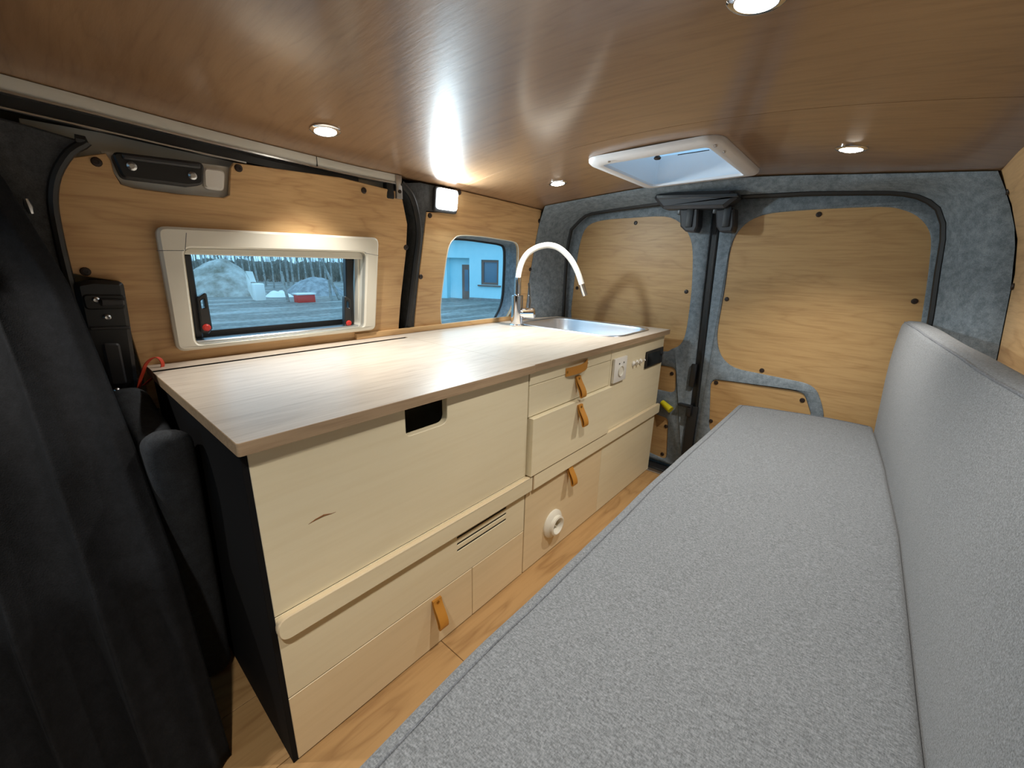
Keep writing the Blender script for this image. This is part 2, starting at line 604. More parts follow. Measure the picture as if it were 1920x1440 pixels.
# outer skins that close the van (with the two window openings on the left)
win_in = rounded([(0.2799,1.012),(0.7757,1.019),(0.7651,0.7669),(0.2748,0.7653)], 0.018)
q_pts = [(1.163,0.7101),(1.137,0.7359),(1.125,0.8161),(1.133,0.9353),(1.143,1.019),(1.153,1.06),(1.174,1.085),(1.207,1.1),(1.319,1.104),(1.455,1.099),(1.537,1.094),(1.57,1.082),(1.585,1.044),(1.599,0.9319),(1.603,0.8278),(1.571,0.755),(1.519,0.7136),(1.371,0.709)]
q_in = smooth_loop(q_pts, 3)
QC = (sum(p[0] for p in q_in) / len(q_in), sum(p[1] for p in q_in) / len(q_in))
q_out = [(QC[0] + 0.022 + (p[0] - QC[0]) * 1.03, QC[1] - 0.016 + (p[1] - QC[1]) * 1.05) for p in q_in]
QO = (QC[0] + 0.022, QC[1] - 0.016)
WIN_OUT = rect(0.255, 0.74, 0.80, 1.04, 0.03)
wall_left = structure('wall_left', 'left van side behind the kitchen counter with a felt pillar and quarter panel',
    MB().plate([(-1.3, -0.06), (2.1, -0.06), (2.1, 1.42), (-1.3, 1.42)], [WIN_OUT, q_out], -0.125, -0.10, wall_map), skin_m)

# front pillar lining
bp = [(0.03345,1.234),(0.07248,1.229),(0.129,1.219),(0.1442,1.216),(0.1163,1.192),(0.08806,1.146),(0.07372,1.094),(0.06951,1.031),(0.06832,0.9657),(0.06872,0.8966),(0.06987,0.7982),(0.07943,0.6689),(0.0877,0.5094)]
bp = [(-0.5, 1.24)] + [(p[0], p[1]) for p in bp] + [(0.13, 0.0), (-0.5, 0.0)]
MB().plate(bp, [], -0.095, 0.012, wall_map, bevel=0.004).obj('pillar_lining', felt_dark, wall_left)
sl = [wall_map(p[0], p[1], 0.012) for p in bp[3:-3]]
MB().tube(smooth_path(sl, 3), 0.009, 8).obj('door_seal', rubber, wall_left)
MB().tube([wall_map(*p, 0.03) for p in [(0.03661,1.095),(0.03796,1.08),(0.0392,1.068)]], [0.004, 0.007, 0.004], 8).obj('belt_clip', alu, wall_left)

# quarter panel around the small side window
qp = [(1.033,1.171),(1.143,1.181),(1.162,1.263)]
quarter = [(0.992, 0.60), (0.998, 0.78)] + [(1.012,0.9562)] + [qp[0], qp[1], qp[2], (1.165, 1.266), (1.40, 1.259), (1.722, 1.249)] + [(1.707,1.111),(1.696,0.9312),(1.702,0.74)] + [(1.70, 0.60)]
qpanel = MB().plate(quarter, [q_in], -0.012, 0.0, wall_map, bevel=0.002).obj('quarter_panel', oak_y, wall_left)
for y, z in [(1.048,1.161),(1.185,1.257),(1.712,1.199),(1.018,0.9381),(1.691,0.9704)]:
    screw(qpanel, wall_map(y, z, 0.0), WN)
# felt pillar between the sliding door and the quarter panel
pl = [(0.9192,1.252),(0.9599,1.221),(0.985,1.171),(1.001,1.091),(0.9891,0.9757),(0.9769,0.8559),(0.966,0.752)]
pil = pl + [(0.945, 0.60), (1.004, 0.60)] + [(0.998, 0.78)] + [(1.012,0.9562),(1.033,1.174)] + [qp[1], qp[2], (1.165, 1.262), (1.0, 1.266)]
MB().plate(pil, [], -0.09, -0.002, wall_map, bevel=0.002).obj('felt_pillar', felt_dark, wall_left)
MB().tube([wall_map(p[0], p[1], 0.0) for p in smooth_path(pl, 4)], 0.011, 8).obj('door_seal', rubber, wall_left)

# sliding door leaf: wood panel with notch for the roller bracket and opening for the window
door_1 = structure('door_1', 'sliding door lined in oak with a hinged window')
dp = [(0.09617,1.157),(0.1062,1.178),(0.1232,1.187),(0.1728,1.203),(0.1792,1.191),(0.1801,1.165),(0.1872,1.145),(0.2081,1.14),(0.2854,1.138),(0.3851,1.141),(0.3978,1.149),(0.4072,1.213),(0.4158,1.227),(0.7046,1.236),(0.8986,1.224),(0.9273,1.2),(0.95,1.123),(0.9486,1.032),(0.9307,0.858),(0.9241,0.7517)]
dpanel_pts = dp + [(0.932, 0.60), (0.16, 0.60), (0.157, 0.70)] + [(0.1483,0.8417),(0.1539,0.9116),(0.1489,0.9327),(0.1041,0.9428),(0.07618,0.951),(0.07155,0.9657),(0.07266,1.031),(0.07795,1.084)]
MB().plate([(0.03, 0.02), (0.95, 0.02), (0.95, 1.25), (0.06, 1.25)], [WIN_OUT], -0.097, -0.05, wall_map).obj('door_shell', painted, door_1)
dpanel = MB().plate(dpanel_pts, [rect(0.265, 0.755, 0.79, 1.03, 0.01)], -0.012, 0.0, wall_map, bevel=0.002).obj('wood_panel', oak_y, door_1)
for y, z in [(0.1552,1.183),(0.4255,1.216),(0.7793,1.21),(0.9459,1.043),(0.09786,0.9557)]:
    screw(dpanel, wall_map(y, z, 0.0), WN)
# white painted recess and black roller bracket
MB().plate([(0.1672,1.209),(0.4234,1.219),(0.4085,1.135),(0.1951,1.138)], [], -0.03, -0.02, wall_map).obj('bracket_recess', painted, door_1)
br_pts = rounded([(0.1803,1.207),(0.3493,1.214),(0.3399,1.164),(0.3108,1.157),(0.191,1.157)], 0.012)
bracket = MB().plate(br_pts, [], -0.02, 0.012, wall_map, bevel=0.004).obj('roller_bracket', black_plastic, door_1)
MB().plate(rounded([(0.196,1.204),(0.3389,1.209),(0.3376,1.198),(0.197,1.194)], 0.004), [], 0.010, 0.022, wall_map, bevel=0.003).obj('bracket_lip', dark_plastic, bracket)
for y, z in [(0.2102,1.183),(0.3204,1.181)]:
    MB().lathe([(0.009, 0), (0.009, 0.004), (0.005, 0.007), (0, 0.007)], wall_map(y, z, 0.011), WN, 12).obj('bolt', alu, bracket)
MB().plate(rounded([(0.3494,1.206),(0.397,1.207),(0.3881,1.157),(0.3457,1.158)], 0.012), [], -0.02, -0.004, wall_map, bevel=0.004).obj('bracket_cover', white_plastic, door_1)
# black inner door handle
hp = rounded([(0.07344,0.9315),(0.1033,0.9381),(0.1547,0.9339),(0.1512,0.8415),(0.141,0.6682),(0.07966,0.6646),(0.06987,0.7982)], 0.012)
handle = MB().plate(hp, [], -0.01, 0.03, wall_map, bevel=0.008).obj('door_handle', black_plastic, door_1)
MB().plate(rounded([(0.08086,0.908),(0.1536,0.9041),(0.1493,0.8714),(0.08061,0.8732)], 0.01), [], 0.026, 0.034, wall_map, bevel=0.003).obj('handle_scoop', rubber, handle)
MB().plate(rounded([(0.1076,0.8973),(0.148,0.893),(0.1469,0.8805),(0.1064,0.8802)], 0.004), [], 0.033, 0.042, wall_map, bevel=0.003).obj('pull_lever', dark_plastic, handle)
MB().plate(rounded([(0.08056,0.8337),(0.1493,0.8298),(0.1493,0.8232),(0.08034,0.8274)], 0.002), [], 0.028, 0.036, wall_map, bevel=0.002).obj('handle_rib', dark_plastic, handle)
MB().plate(rounded([(0.09357,0.7952),(0.1238,0.7915),(0.1217,0.6882),(0.09256,0.69)], 0.008), [], 0.027, 0.036, wall_map, bevel=0.004).obj('handle_plate', dark_plastic, handle)
for y, z in [(0.101,0.8952),(0.1129,0.8548),(0.1008,0.6755)]:
    MB().lathe([(0.007, 0), (0.007, 0.004), (0.004, 0.007), (0, 0.006)], wall_map(y, z, 0.03), WN, 12).obj('handle_screw', alu, handle)

# ceiling: two varnished sheets with a butt joint and a hole for the roof hatch
ceiling = structure('ceiling', 'low bowed ceiling of varnished brown plywood')
def ceil_sheet(y0, y1, hole=None):
    xs = [-1.335 + (1.535) * i / 28 for i in range(29)]
    ys = [y0 + (y1 - y0) * i / 16 for i in range(17)]
    if hole:
        xs = sorted(set([x for x in xs if min(abs(x - hole[0]), abs(x - hole[1])) > 0.012] + [hole[0], hole[1]]))
        ys = sorted(set([y for y in ys if min(abs(y - hole[2]), abs(y - hole[3])) > 0.012] + [hole[2], hole[3]]))
    b = MB()
    nx, ny = len(xs), len(ys)
    inside = lambda i, j: bool(hole) and hole[0] <= (xs[i] + xs[i + 1]) / 2 <= hole[1] and hole[2] <= (ys[j] + ys[j + 1]) / 2 <= hole[3]
    vs = [(x, y, z_ceiling(x, y)) for x in xs for y in ys] + [(x, y, z_ceiling(x, y) + 0.01) for x in xs for y in ys]
    fs, n = [], nx * ny
    for i in range(nx - 1):
        for j in range(ny - 1):
            if inside(i, j): continue
            a = i * ny + j
            q = (a, a + 1, a + ny + 1, a + ny)
            fs.append(q); fs.append(tuple(n + k for k in reversed(q)))
            for (di, dj, e) in ((-1, 0, (a, a + 1)), (1, 0, (a + ny, a + ny + 1)), (0, -1, (a, a + ny)), (0, 1, (a + 1, a + ny + 1))):
                ii, jj = i + di, j + dj
                if ii < 0 or jj < 0 or ii >= nx - 1 or jj >= ny - 1 or inside(ii, jj):
                    fs.append((e[0], e[1], n + e[1], n + e[0]))
    b.add(vs, fs)
    return b.obj('ceiling_sheet', ply_ceiling, ceiling, 30)
HX0, HX1, HY0, HY1 = -0.785, -0.430, 1.335, 1.780
ceil_sheet(-1.3, 1.182)
ceil_sheet(1.184, 2.02, (HX0, HX1, HY0, HY1))
roof = structure('roof', None, MB().plate([(-1.5, -1.32), (0.42, -1.32), (0.42, 2.12), (-1.5, 2.12)],
    [[(HX0, HY0), (HX1, HY0), (HX1, HY1), (HX0, HY1)]], 1.395, 1.41, flat_map(0)), skin_m)

# right wall: oak panel, felt beyond
def right_grid(y0, y1, z0, z1, w, nz=14):
    b = MB()
    lo_, hi_ = [], []
    loops = []
    for k in range(nz + 1):
        z = z0 + (z1 - z0) * k / nz
        loops.append([(x_right(z) - w, y0, z), (x_right(z) - w, y1, z), (x_right(z) - w + 0.012, y1, z), (x_right(z) - w + 0.012, y0, z)])
    return b.loft(loops, True, True, True)
wall_right = structure('wall_right', 'right van side behind the bench, lined with oak panel',
    MB().plate([(-1.3, -0.06), (2.1, -0.06), (2.1, 1.42), (-1.3, 1.42)], [], 0.0, 0.02, front_map(0.36)), skin_m)
rpanel = right_grid(-1.3, 1.79, 0.02, 1.268, 0.0).obj('wood_panel', oak_y, wall_right)
for y, z in [(1.826,1.211),(1.804,0.9667)]:
    screw(rpanel, (x_right(z) - 0.001, min(y, 1.772), z), (-1, 0, 0))

# rear frame: felt-covered corner posts and header, from the ceiling edge to the door seal
outer_px = [wall_map(*p, 0.0) for p in [(1.702,0.74),(1.696,0.9312),(1.707,1.111),(1.719,1.205)]]
outer = [(-1.46, 1.70, 0.02), (-1.42, 1.70, 0.35)] + outer_px + \
        [(x, y, z - 0.003) for x, y, z in [(-1.266,1.686,1.263),(-1.088,1.762,1.294),(-0.9515,1.801,1.312),(-0.8344,1.822,1.324),(-0.7749,1.834,1.328),(-0.6502,1.848,1.334),(-0.4788,1.88,1.335),(-0.3274,1.895,1.328),(-0.142,1.893,1.312),(0.01668,1.839,1.29),(0.1056,1.793,1.276),(0.175,1.748,1.263)]] + \
        [(x_right(z) - 0.002, 1.79, z) for z in (1.20, 1.10, 0.96, 0.80, 0.5, 0.02)]
SEAL = [(-1.30, 0.02), (-1.315, 0.4)] + [(-1.316,0.7269),(-1.317,0.902),(-1.315,1.07),(-1.296,1.178),(-1.219,1.24),(-1.143,1.256),(-0.8186,1.275),(-0.6138,1.28),(-0.3974,1.275),(-0.268,1.272),(-0.06324,1.258),(-0.001284,1.25),(0.05368,1.231),(0.0944,1.197),(0.1162,1.153),(0.1287,1.092),(0.136,1.01),(0.1554,0.8374)] + [(0.16, 0.70), (0.165, 0.4), (0.165, 0.02)]
def resample(P, n):
    P = [Vector(p) for p in P]
    d = [0]
    for i in range(1, len(P)): d.append(d[-1] + (P[i] - P[i - 1]).length)
    out, j = [], 0
    for k in range(n):
        s = d[-1] * k / (n - 1)
        while j < len(P) - 2 and d[j + 1] < s: j += 1
        t = (s - d[j]) / max(d[j + 1] - d[j], 1e-9)
        out.append(P[j].lerp(P[j + 1], min(1, t)))
    return out
def corner_param(P3, corners):
    return P3
# match the two outlines piece by piece: left post, header, right post
ol, oh, orr = outer[:7], outer[6:18], outer[17:]
il, ih, ir = [(x, 1.96, z) for x, z in SEAL[:6]], [(x, 1.96, z) for x, z in SEAL[5:16]], [(x, 1.96, z) for x, z in SEAL[15:]]
OUT = resample(ol, 24) + resample(oh, 40)[1:] + resample(orr, 24)[1:]
INN = resample(smooth_path(il, 3), 24) + resample(smooth_path(ih, 3), 40)[1:] + resample(smooth_path(ir, 3), 24)[1:]
loops = []
for k in range(9):
    t = k / 8
    row = []
    for a, b_ in zip(OUT, INN):
        p = a.lerp(b_, t)
        # convex shoulder: go inward first, then rearward
        p.y = a.y + (b_.y - a.y) * (t ** 1.6)
        row.append(p)
    loops.append(row)
loops.append([p + Vector((0, 0.06, 0)) for p in INN])
wall_rear = structure('wall_rear', 'rear door frame wrapped in mottled grey felt', MB().loft(loops, closed=False), felt, smooth=50)
MB().tube([p + Vector((0, 0.004, 0)) for p in INN], 0.012, 8).obj('door_seal', rubber, wall_rear)
MB().plate([(-1.5, -0.06), (0.40, -0.06), (0.40, 1.42), (-1.5, 1.42)], [], 0.0, 0.02, rear_map(2.10)).obj('rear_skin', skin_m, wall_rear)

# rear barn doors
DY = 2.0
in_top = [(p.x, p.z) for p in INN]
GAP = lambda z: -0.553 - 0.034 * (z - 0.15) / 1.06
left_half = [q for q in in_top if q[0] < GAP(1.2) - 0.02]
right_half = [q for q in in_top if q[0] > GAP(1.2) + 0.02]
door_2 = structure('door_2', 'left rear door in grey felt with three oak panels')
door_3 = structure('door_3', 'right rear door in grey felt with a large and a small oak panel')
grow = lambda pts: [((-0.59) + (x + 0.59) * 1.03, z * 1.01) for x, z in pts]
d2 = grow(left_half) + [(GAP(1.26) - 0.018, 1.285), (GAP(0.02) - 0.018, 0.02)]
d3 = [(GAP(0.02) + 0.018, 0.02), (GAP(1.26) + 0.018, 1.295)] + grow(right_half)
pan2 = smooth_loop([(-1.283,0.6971),(-1.284,0.8596),(-1.274,1.002),(-1.257,1.126),(-1.22,1.194),(-1.132,1.219),(-0.9592,1.223),(-0.8151,1.221),(-0.7405,1.192),(-0.693,1.139),(-0.667,1.07),(-0.6498,0.9316),(-0.6449,0.8118),(-0.6465,0.6998),(-0.6638,0.6439),(-0.7034,0.6147),(-0.7487,0.5972)] + [(-1.0, 0.595), (-1.20, 0.60)], 3)
pan2b = rounded([(-1.25, 0.525)] + [(-0.6685,0.5278),(-0.6542,0.4006)] + [(-1.25, 0.41)], 0.03)
pan2c = rounded([(-1.25, 0.32)] + [(-0.6735,0.2637),(-0.6528,0.03998)] + [(-1.25, 0.12)], 0.025)
pan3 = smooth_loop([(-0.322,1.215),(-0.4023,1.208),(-0.4578,1.185),(-0.4915,1.146),(-0.507,1.102),(-0.5115,1.038),(-0.508,0.9335),(-0.5091,0.8281),(-0.5088,0.7241),(-0.4964,0.658),(-0.4661,0.6064),(-0.4126,0.5741),(-0.323,0.5666),(-0.2048,0.5617),(-0.1432,0.5562),(-0.1093,0.5365),(-0.08854,0.5009),(-0.06747,0.4451)] + [(-0.055, 0.36), (-0.03, 0.25), (0.06, 0.23), (0.125, 0.27)] + [(0.1557,0.6575),(0.1357,0.806),(0.1203,0.949),(0.1099,1.032),(0.0988,1.099),(0.08191,1.141),(0.04789,1.179),(0.003048,1.203),(-0.05131,1.214),(-0.189,1.217)], 3)
pan3b = rounded([(-0.5054,0.5039),(-0.1972,0.5196),(-0.1446,0.5151),(-0.1088,0.4389)] + [(-0.10, 0.26), (-0.475, 0.25)], 0.035)
def door_leaf(root, outline, panels):
    MB().plate(outline, [p for _, p, _ in panels], -0.02, 0.0, rear_map(DY), bevel=0.004).obj('felt_lining', felt, root, 60)
    MB().plate(outline, [], -0.06, -0.022, rear_map(DY)).obj('door_shell', skin_m, root)
    for nm, p, scr in panels:
        cx = sum(q[0] for q in p) / len(p); cz = sum(q[1] for q in p) / len(p)
        big = [(cx + (x - cx) * 1.015, cz + (z - cz) * 1.015) for x, z in p]
        pn = MB().plate(big, [], -0.021, -0.006, rear_map(DY)).obj('wood_panel', oak_x, root)
        for x, z in scr:
            screw(pn, (x, DY + 0.006, z), (0, -1, 0))
door_leaf(door_2, d2, [('a', pan2, [(-0.9537,1.199),(-1.261,0.8753),(-0.6703,0.89)]), ('b', pan2b, [(-0.6851,0.4951)]), ('c', pan2c, [(-0.6786,0.2189),(-0.6784,0.06459)])])
door_leaf(door_3, d3, [('a', pan3, [(-0.4936,0.8685),(-0.2257,1.199),(0.1011,0.9032),(-0.3093,0.581)]), ('b', pan3b, [(-0.1463,0.485),(-0.4802,0.4911),(-0.4755,0.3036)])])
# centre seal
MB().plate([(GAP(0.02) - 0.018, 0.02), (GAP(0.02) + 0.018, 0.02), (GAP(1.27) + 0.018, 1.27), (GAP(1.27) - 0.018, 1.27)], [], -0.03, -0.012, rear_map(DY)).obj('centre_seal', rubber, door_3)
MB().tube([(GAP(0.05) + 0.012, DY + 0.002, 0.05), (GAP(1.2) + 0.012, DY + 0.002, 1.2)], 0.007, 8).obj('seal_bead', rubber, door_3)
# lock levers low on the gap
yl = [(-0.7086,0.3461),(-0.6544,0.3227)]
MB().tube([(yl[0][0], DY - 0.012, yl[0][1]), (yl[1][0], DY - 0.03, yl[1][1])], [0.013, 0.017], 12).obj('lock_tab', yellow_plastic, door_2)['label'] = 'bright yellow plastic lock tab'
lk = [(-0.6253,0.3604),(-0.5717,0.3598)]
lever = MB().box((lk[0][0], DY - 0.03, lk[0][1] - 0.008), (lk[1][0] + 0.01, DY - 0.004, lk[0][1] + 0.004), 0.003).obj('latch_lever', black_plastic, door_2)
MB().box((lk[1][0] - 0.012, DY - 0.03, lk[0][1] - 0.05), (lk[1][0] + 0.012, DY - 0.002, lk[0][1] + 0.003), 0.004).obj('latch_body', black_plastic, door_2)
kx = [(-0.5804,0.5437)][0]
MB().box((kx[0] - 0.014, DY - 0.016, kx[1] - 0.09), (kx[0] + 0.012, DY, kx[1] + 0.02), 0.004).obj('latch_catch', black_plastic, door_2)
MB().box((GAP(0.1) - 0.03, DY - 0.012, 0.04), (GAP(0.1) + 0.016, DY, 0.36), 0.004).obj('lower_rod_cover', rubber, door_3)

# sill strip at the rear end of the floor
trim_1 = structure('trim_1', 'thin aluminium sill strip at the rear doors', MB().box((-1.3, 1.90, 0.0), (0.16, 1.935, 0.006), 0.001, 1), alu)
trim_2 = structure('trim_2', None, MB().box((-1.3, 1.935, 0.0), (0.16, 1.99, 0.012), 0.003, 1), rubber)

# overhead track of the sliding door
RP = smooth_path([(-1.262, -0.35, 1.318)] + [(x + 0.004, y, z - 0.001) for x, y, z in [(-1.287,0.04837,1.305),(-1.312,0.3595,1.292),(-1.321,0.7135,1.28),(-1.313,0.9081,1.276)]], 4)
trim_3 = structure('trim_3', 'grey white overhead rail of the sliding door', MB().sweep([(0, 0), (0, -0.017), (-0.004, -0.026), (-0.045, -0.026), (-0.045, 0)], RP), painted)
MB().sweep([(0.001, -0.026), (0.001, -0.030), (-0.016, -0.030), (-0.016, -0.026)], RP).obj('rail_lip', alu, trim_3)
MB().sweep([(-0.016, -0.027), (-0.016, -0.052), (-0.05, -0.052), (-0.05, -0.027)], RP[:-3]).obj('track_channel', rubber, trim_3)
MB().tube([(p[0] - 0.014, p[1], p[2] - 0.054) for p in RP[:-7]], 0.003, 6).obj('track_edge', alu, trim_3)
e = RP[-1]
MB().box((e[0] - 0.02, e[1] - 0.012, e[2] - 0.075), (e[0] + 0.004, e[1] + 0.012, e[2] + 0.0), 0.002).obj('end_bracket', alu, trim_3)
MB().lathe([(0.006, 0), (0.006, 0.003), (0, 0.003)], (e[0] + 0.004, e[1], e[2] - 0.052), (1, 0, 0), 10).obj('bracket_bolt', screw_m, trim_3)
MB().box((e[0] - 0.03, e[1] - 0.045, e[2] - 0.078), (e[0] - 0.004, e[1] - 0.014, e[2] - 0.022), 0.006).obj('end_stop', rubber, trim_3)
j = RP[-6]
MB().box((j[0] - 0.046, j[1] - 0.001, j[2] - 0.0265), (j[0] + 0.0006, j[1] + 0.001, j[2])).obj('rail_joint', dark_hole, trim_3)

# cab end of the van, behind the camera: bulkhead with the windscreen opening
wall_front = structure('wall_front', None, MB().plate([(-1.5, -0.06), (0.40, -0.06), (0.40, 1.42), (-1.5, 1.42)],
    [rect(-1.2, 0.84, 0.07, 1.20, 0.08)], -0.02, 0.0, rear_map(-1.32)), black_plastic)
window_3 = structure('window_3', None, MB().plate(rect(-1.27, 0.70, 0.14, 1.26, 0.08), [], 0.003, 0.008, rear_map(-1.33)), glass)

# ------------------------------------------------------------------ window in the sliding door
window_1 = structure('window_1', 'cream framed camper window in the sliding door')
wf_out = rounded([(0.232,1.061),(0.8238,1.069),(0.8118,0.7525),(0.2313,0.7519)], 0.022)
fr = MB()
fr.plate(wf_out, [win_in], -0.002, 0.022, wall_map, bevel=0.006)
frm = fr.obj('window_frame', frame_plastic, window_1)
# reveal lining
n_ = len(win_in)
lin_ = MB().loft([[wall_map(p[0], p[1], 0.018) for p in win_in], [wall_map(p[0], p[1], -0.06) for p in win_in]])
lin_.obj('window_reveal', frame_plastic, window_1, flip_fix=False)
for px in ([(0.2891,1.049),(0.2814,1.007)], [(0.2257,1.005),(0.2792,1.007)], [(0.7679,1.018),(0.8199,1.011)]):
    MB().tube([wall_map(*px[0], 0.0218), wall_map(*px[1], 0.0218)], 0.0007, 6).obj('frame_joint', piping_m, window_1)
# blind cassettes above and below
def wbox(y0, z0, y1, z1, w0, w1, bev=0.003):
    return MB().plate(rect(y0, z0, y1, z1, 0.003, 2), [], w0, w1, wall_map, bevel=bev)
wa, wb, wc, wd = [(0.2799,1.012),(0.7757,1.019),(0.7651,0.7669),(0.2748,0.7653)]
wbox(0.272, 0.998, 0.782, 1.022, -0.05, -0.004).obj('blind_cassette', frame_plastic, window_1)
wbox(0.272, 0.760, 0.780, 0.772, -0.055, -0.004).obj('sill_rail', alu, window_1)
# acrylic pane with black rubber edge
PANE = rect(0.262, 0.748, 0.795, 1.03, 0.03)
MB().plate(PANE, [rect(0.282, 0.788, 0.770, 1.012, 0.035)], -0.085, -0.072, wall_map).obj('pane_seal', rubber, window_1)
MB().plate(rect(0.264, 0.75, 0.793, 1.028, 0.03), [], -0.081, -0.076, wall_map).obj('window_pane', glass, window_1)
for s, y0, y1 in ((1, 0.289, 0.306), (-1, 0.734, 0.762)):
    MB().plate(rect(y0, 0.775, y1, 0.998, 0.004), [], -0.06, -0.04, wall_map, bevel=0.003).obj('window_stay', black_plastic, window_1)
    yc = y1 + 0.006 if s > 0 else y0 - 0.004
    hz = 0.835 if s > 0 else 0.81
    pts = [(yc - 0.010 * s, hz + 0.052), (yc + 0.012 * s, hz + 0.068), (yc + 0.014 * s, hz - 0.035), (yc + 0.004 * s, hz - 0.05), (yc - 0.012 * s, hz - 0.045)]
    lt = MB().plate(rounded(pts, 0.006), [rounded([(yc - 0.004 * s, hz + 0.043), (yc + 0.004 * s, hz + 0.05), (yc + 0.004 * s, hz + 0.025), (yc - 0.004 * s, hz + 0.022)], 0.002)],
                    -0.04, -0.022, wall_map, bevel=0.003).obj('window_latch', black_plastic, window_1)
    MB().lathe([(0.010, 0), (0.010, 0.004), (0.006, 0.007), (0, 0.007)], wall_map(yc, hz - 0.03, -0.023), WN, 14).obj('latch_button', red_plastic, lt)['label'] = 'round red release button'
MB().plate(rect(0.766, 0.772, 0.772, 0.998), [], -0.04, -0.02, wall_map).obj('blind_guide', frame_plastic, window_1)

# quarter window
window_2 = structure('window_2', 'small rounded quarter window beside the tap')
q0 = [wall_map(p[0], p[1], 0.0) for p in q_in]
q1 = [wall_map(p[0], p[1], -0.112) for p in q_out]
MB().loft([q0, q1]).obj('window_reveal', felt, window_2, flip_fix=False)
MB().tube(q0, 0.0022, 6, closed=True).obj('edge_bead', frame_plastic, window_2)
inner = [(QO[0] + (p[0] - QO[0]) * 0.985, QO[1] + (p[1] - QO[1]) * 0.985) for p in q_out]
outr = [(QO[0] + (p[0] - QO[0]) * 1.01, QO[1] + (p[1] - QO[1]) * 1.01) for p in q_out]
MB().tube([wall_map(p[0], p[1], -0.112) for p in q_out], 0.008, 8, closed=True).obj('window_seal', rubber, window_2)
MB().plate(outr, [], -0.12, -0.115, wall_map).obj('window_pane', glass, window_2)

# ================================================================== KITCHEN
XF = -0.71
def fpanel(name, parent, y0, z0, y1, z1, x0=-0.726, x1=XF, mat=None, holes=(), r=0.0, bev=0.0012):
    return MB().plate(rect(y0, z0, y1, z1, r), list(holes), x0, x1, front_map(0), bevel=bev).obj(name, mat or birch, parent)
def carcass(parent, y0, y1, xb=-1.34):
    b = MB()
    b.box((xb, y0 + 0.0125, 0.0), (-0.727, y1 - 0.0125, 0.015))
    b.box((xb - 0.012, y0 + 0.0125, 0.0), (xb, y1 - 0.0125, 0.699))
    b.obj('carcass', black_board, parent)

cab1 = thing('kitchen_cabinet', 'wide birch plywood cabinet with hand cut-out and black end panel', 'cabinet', (-1.0, 0.53, 0))
carcass(cab1, 0.172, 0.905)
MB().box((-1.352, 0.172, 0.0), (-0.7115, 0.184, 0.699), 0.001, 1).obj('side_panel', black_board, cab1)['label'] = 'black end panel facing the cab'
MB().box((-1.352, 0.892, 0.0), (-0.728, 0.904, 0.699)).obj('side_panel', birch, cab1)
notch = rounded([(0.182, 0.366, 0), (0.903, 0.366, 0), (0.903, 0.699, 0), (0.597, 0.699, 0), (0.597, 0.628, 0.02), (0.481, 0.628, 0.012), (0.481, 0.699, 0), (0.182, 0.699, 0)], 0.0)
flap = MB().plate(notch, [], -0.728, XF, front_map(0), bevel=0.0012).obj('flap_front', birch, cab1)
# knot in the ply
kn = [(0.2585,0.5224),(0.2737,0.5262),(0.289,0.5278),(0.3042,0.5239),(0.3203,0.5233)]
MB().tube([(XF - 0.0006, y, z) for y, z in kn], [0.0006, 0.0018, 0.0022, 0.001, 0.0004], 6).obj('ply_knot', knot_m, flap)
vent = [rect(0.621, z - 0.0034, 0.817, z + 0.0034, 0.002, 2) for z in (0.295, 0.275, 0.255)]
fpanel('vent_front', cab1, 0.182, 0.170, 0.903, 0.364, x0=-0.7122, holes=vent, bev=0.0004)
MB().plate(rect(0.61, 0.24, 0.83, 0.312), [], -0.7150, -0.7128, front_map(0)).obj('vent_dark_plate', dark_hole, cab1)  # dark plate close behind the slots, its colour stands in for their shade
bat = rounded([(0.180, 0.314, 0.024), (0.925, 0.310, 0.001), (0.925, 0.360, 0.001), (0.180, 0.364, 0.024)], 0.02, 8)
MB().plate(bat, [], XF + 0.0003, -0.697, front_map(0), 0, 1, bevel=0.002).obj('batten', [birch, birch_edge], cab1)
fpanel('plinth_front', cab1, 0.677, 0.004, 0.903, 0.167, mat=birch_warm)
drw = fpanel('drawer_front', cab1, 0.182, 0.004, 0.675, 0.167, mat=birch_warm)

def strap(parent, y, z, length=0.075, out=0.03, width=0.02, x=XF):
    """leather loop pull, both ends under one rivet at the top"""
    prof = []
    for k in range(13):                      # back ply: down against the front, then out
        t = k / 12
        prof.append((x + 0.002 + (out - 0.008) * (t * t * (3 - 2 * t)) * (0.6 + 0.4 * t), y, z - length * 0.93 * t))
    cx_, cz_ = x + 0.002 + out - 0.008 + 0.0045, z - length * 0.93
    for k in range(1, 6):                    # folded lower end
        a = math.pi * k / 6
        prof.append((cx_ - 0.0045 * math.cos(a), y, cz_ - 0.007 * math.sin(a)))
    for k in range(13):                      # front ply back up to the rivet
        t = 1 - k / 12
        prof.append((x + 0.0055 + (out - 0.0025) * (t * t * (3 - 2 * t)) + 0.0015 * math.sin(math.pi * t), y, z - length * 0.93 * t))
    st = MB().strip(prof, (0, 1, 0), -width / 2, width / 2, 0.0028).obj('leather_pull', leather, parent, 60)
    MB().lathe([(0.0045, 0), (0.0045, 0.002), (0.002, 0.0035), (0, 0.0035)], (x + 0.008, y, z - 0.008), (1, 0, 0), 12).obj('rivet', brass, st)
    return st
strap(drw, 0.545, 0.155, 0.074, 0.03, 0.027)

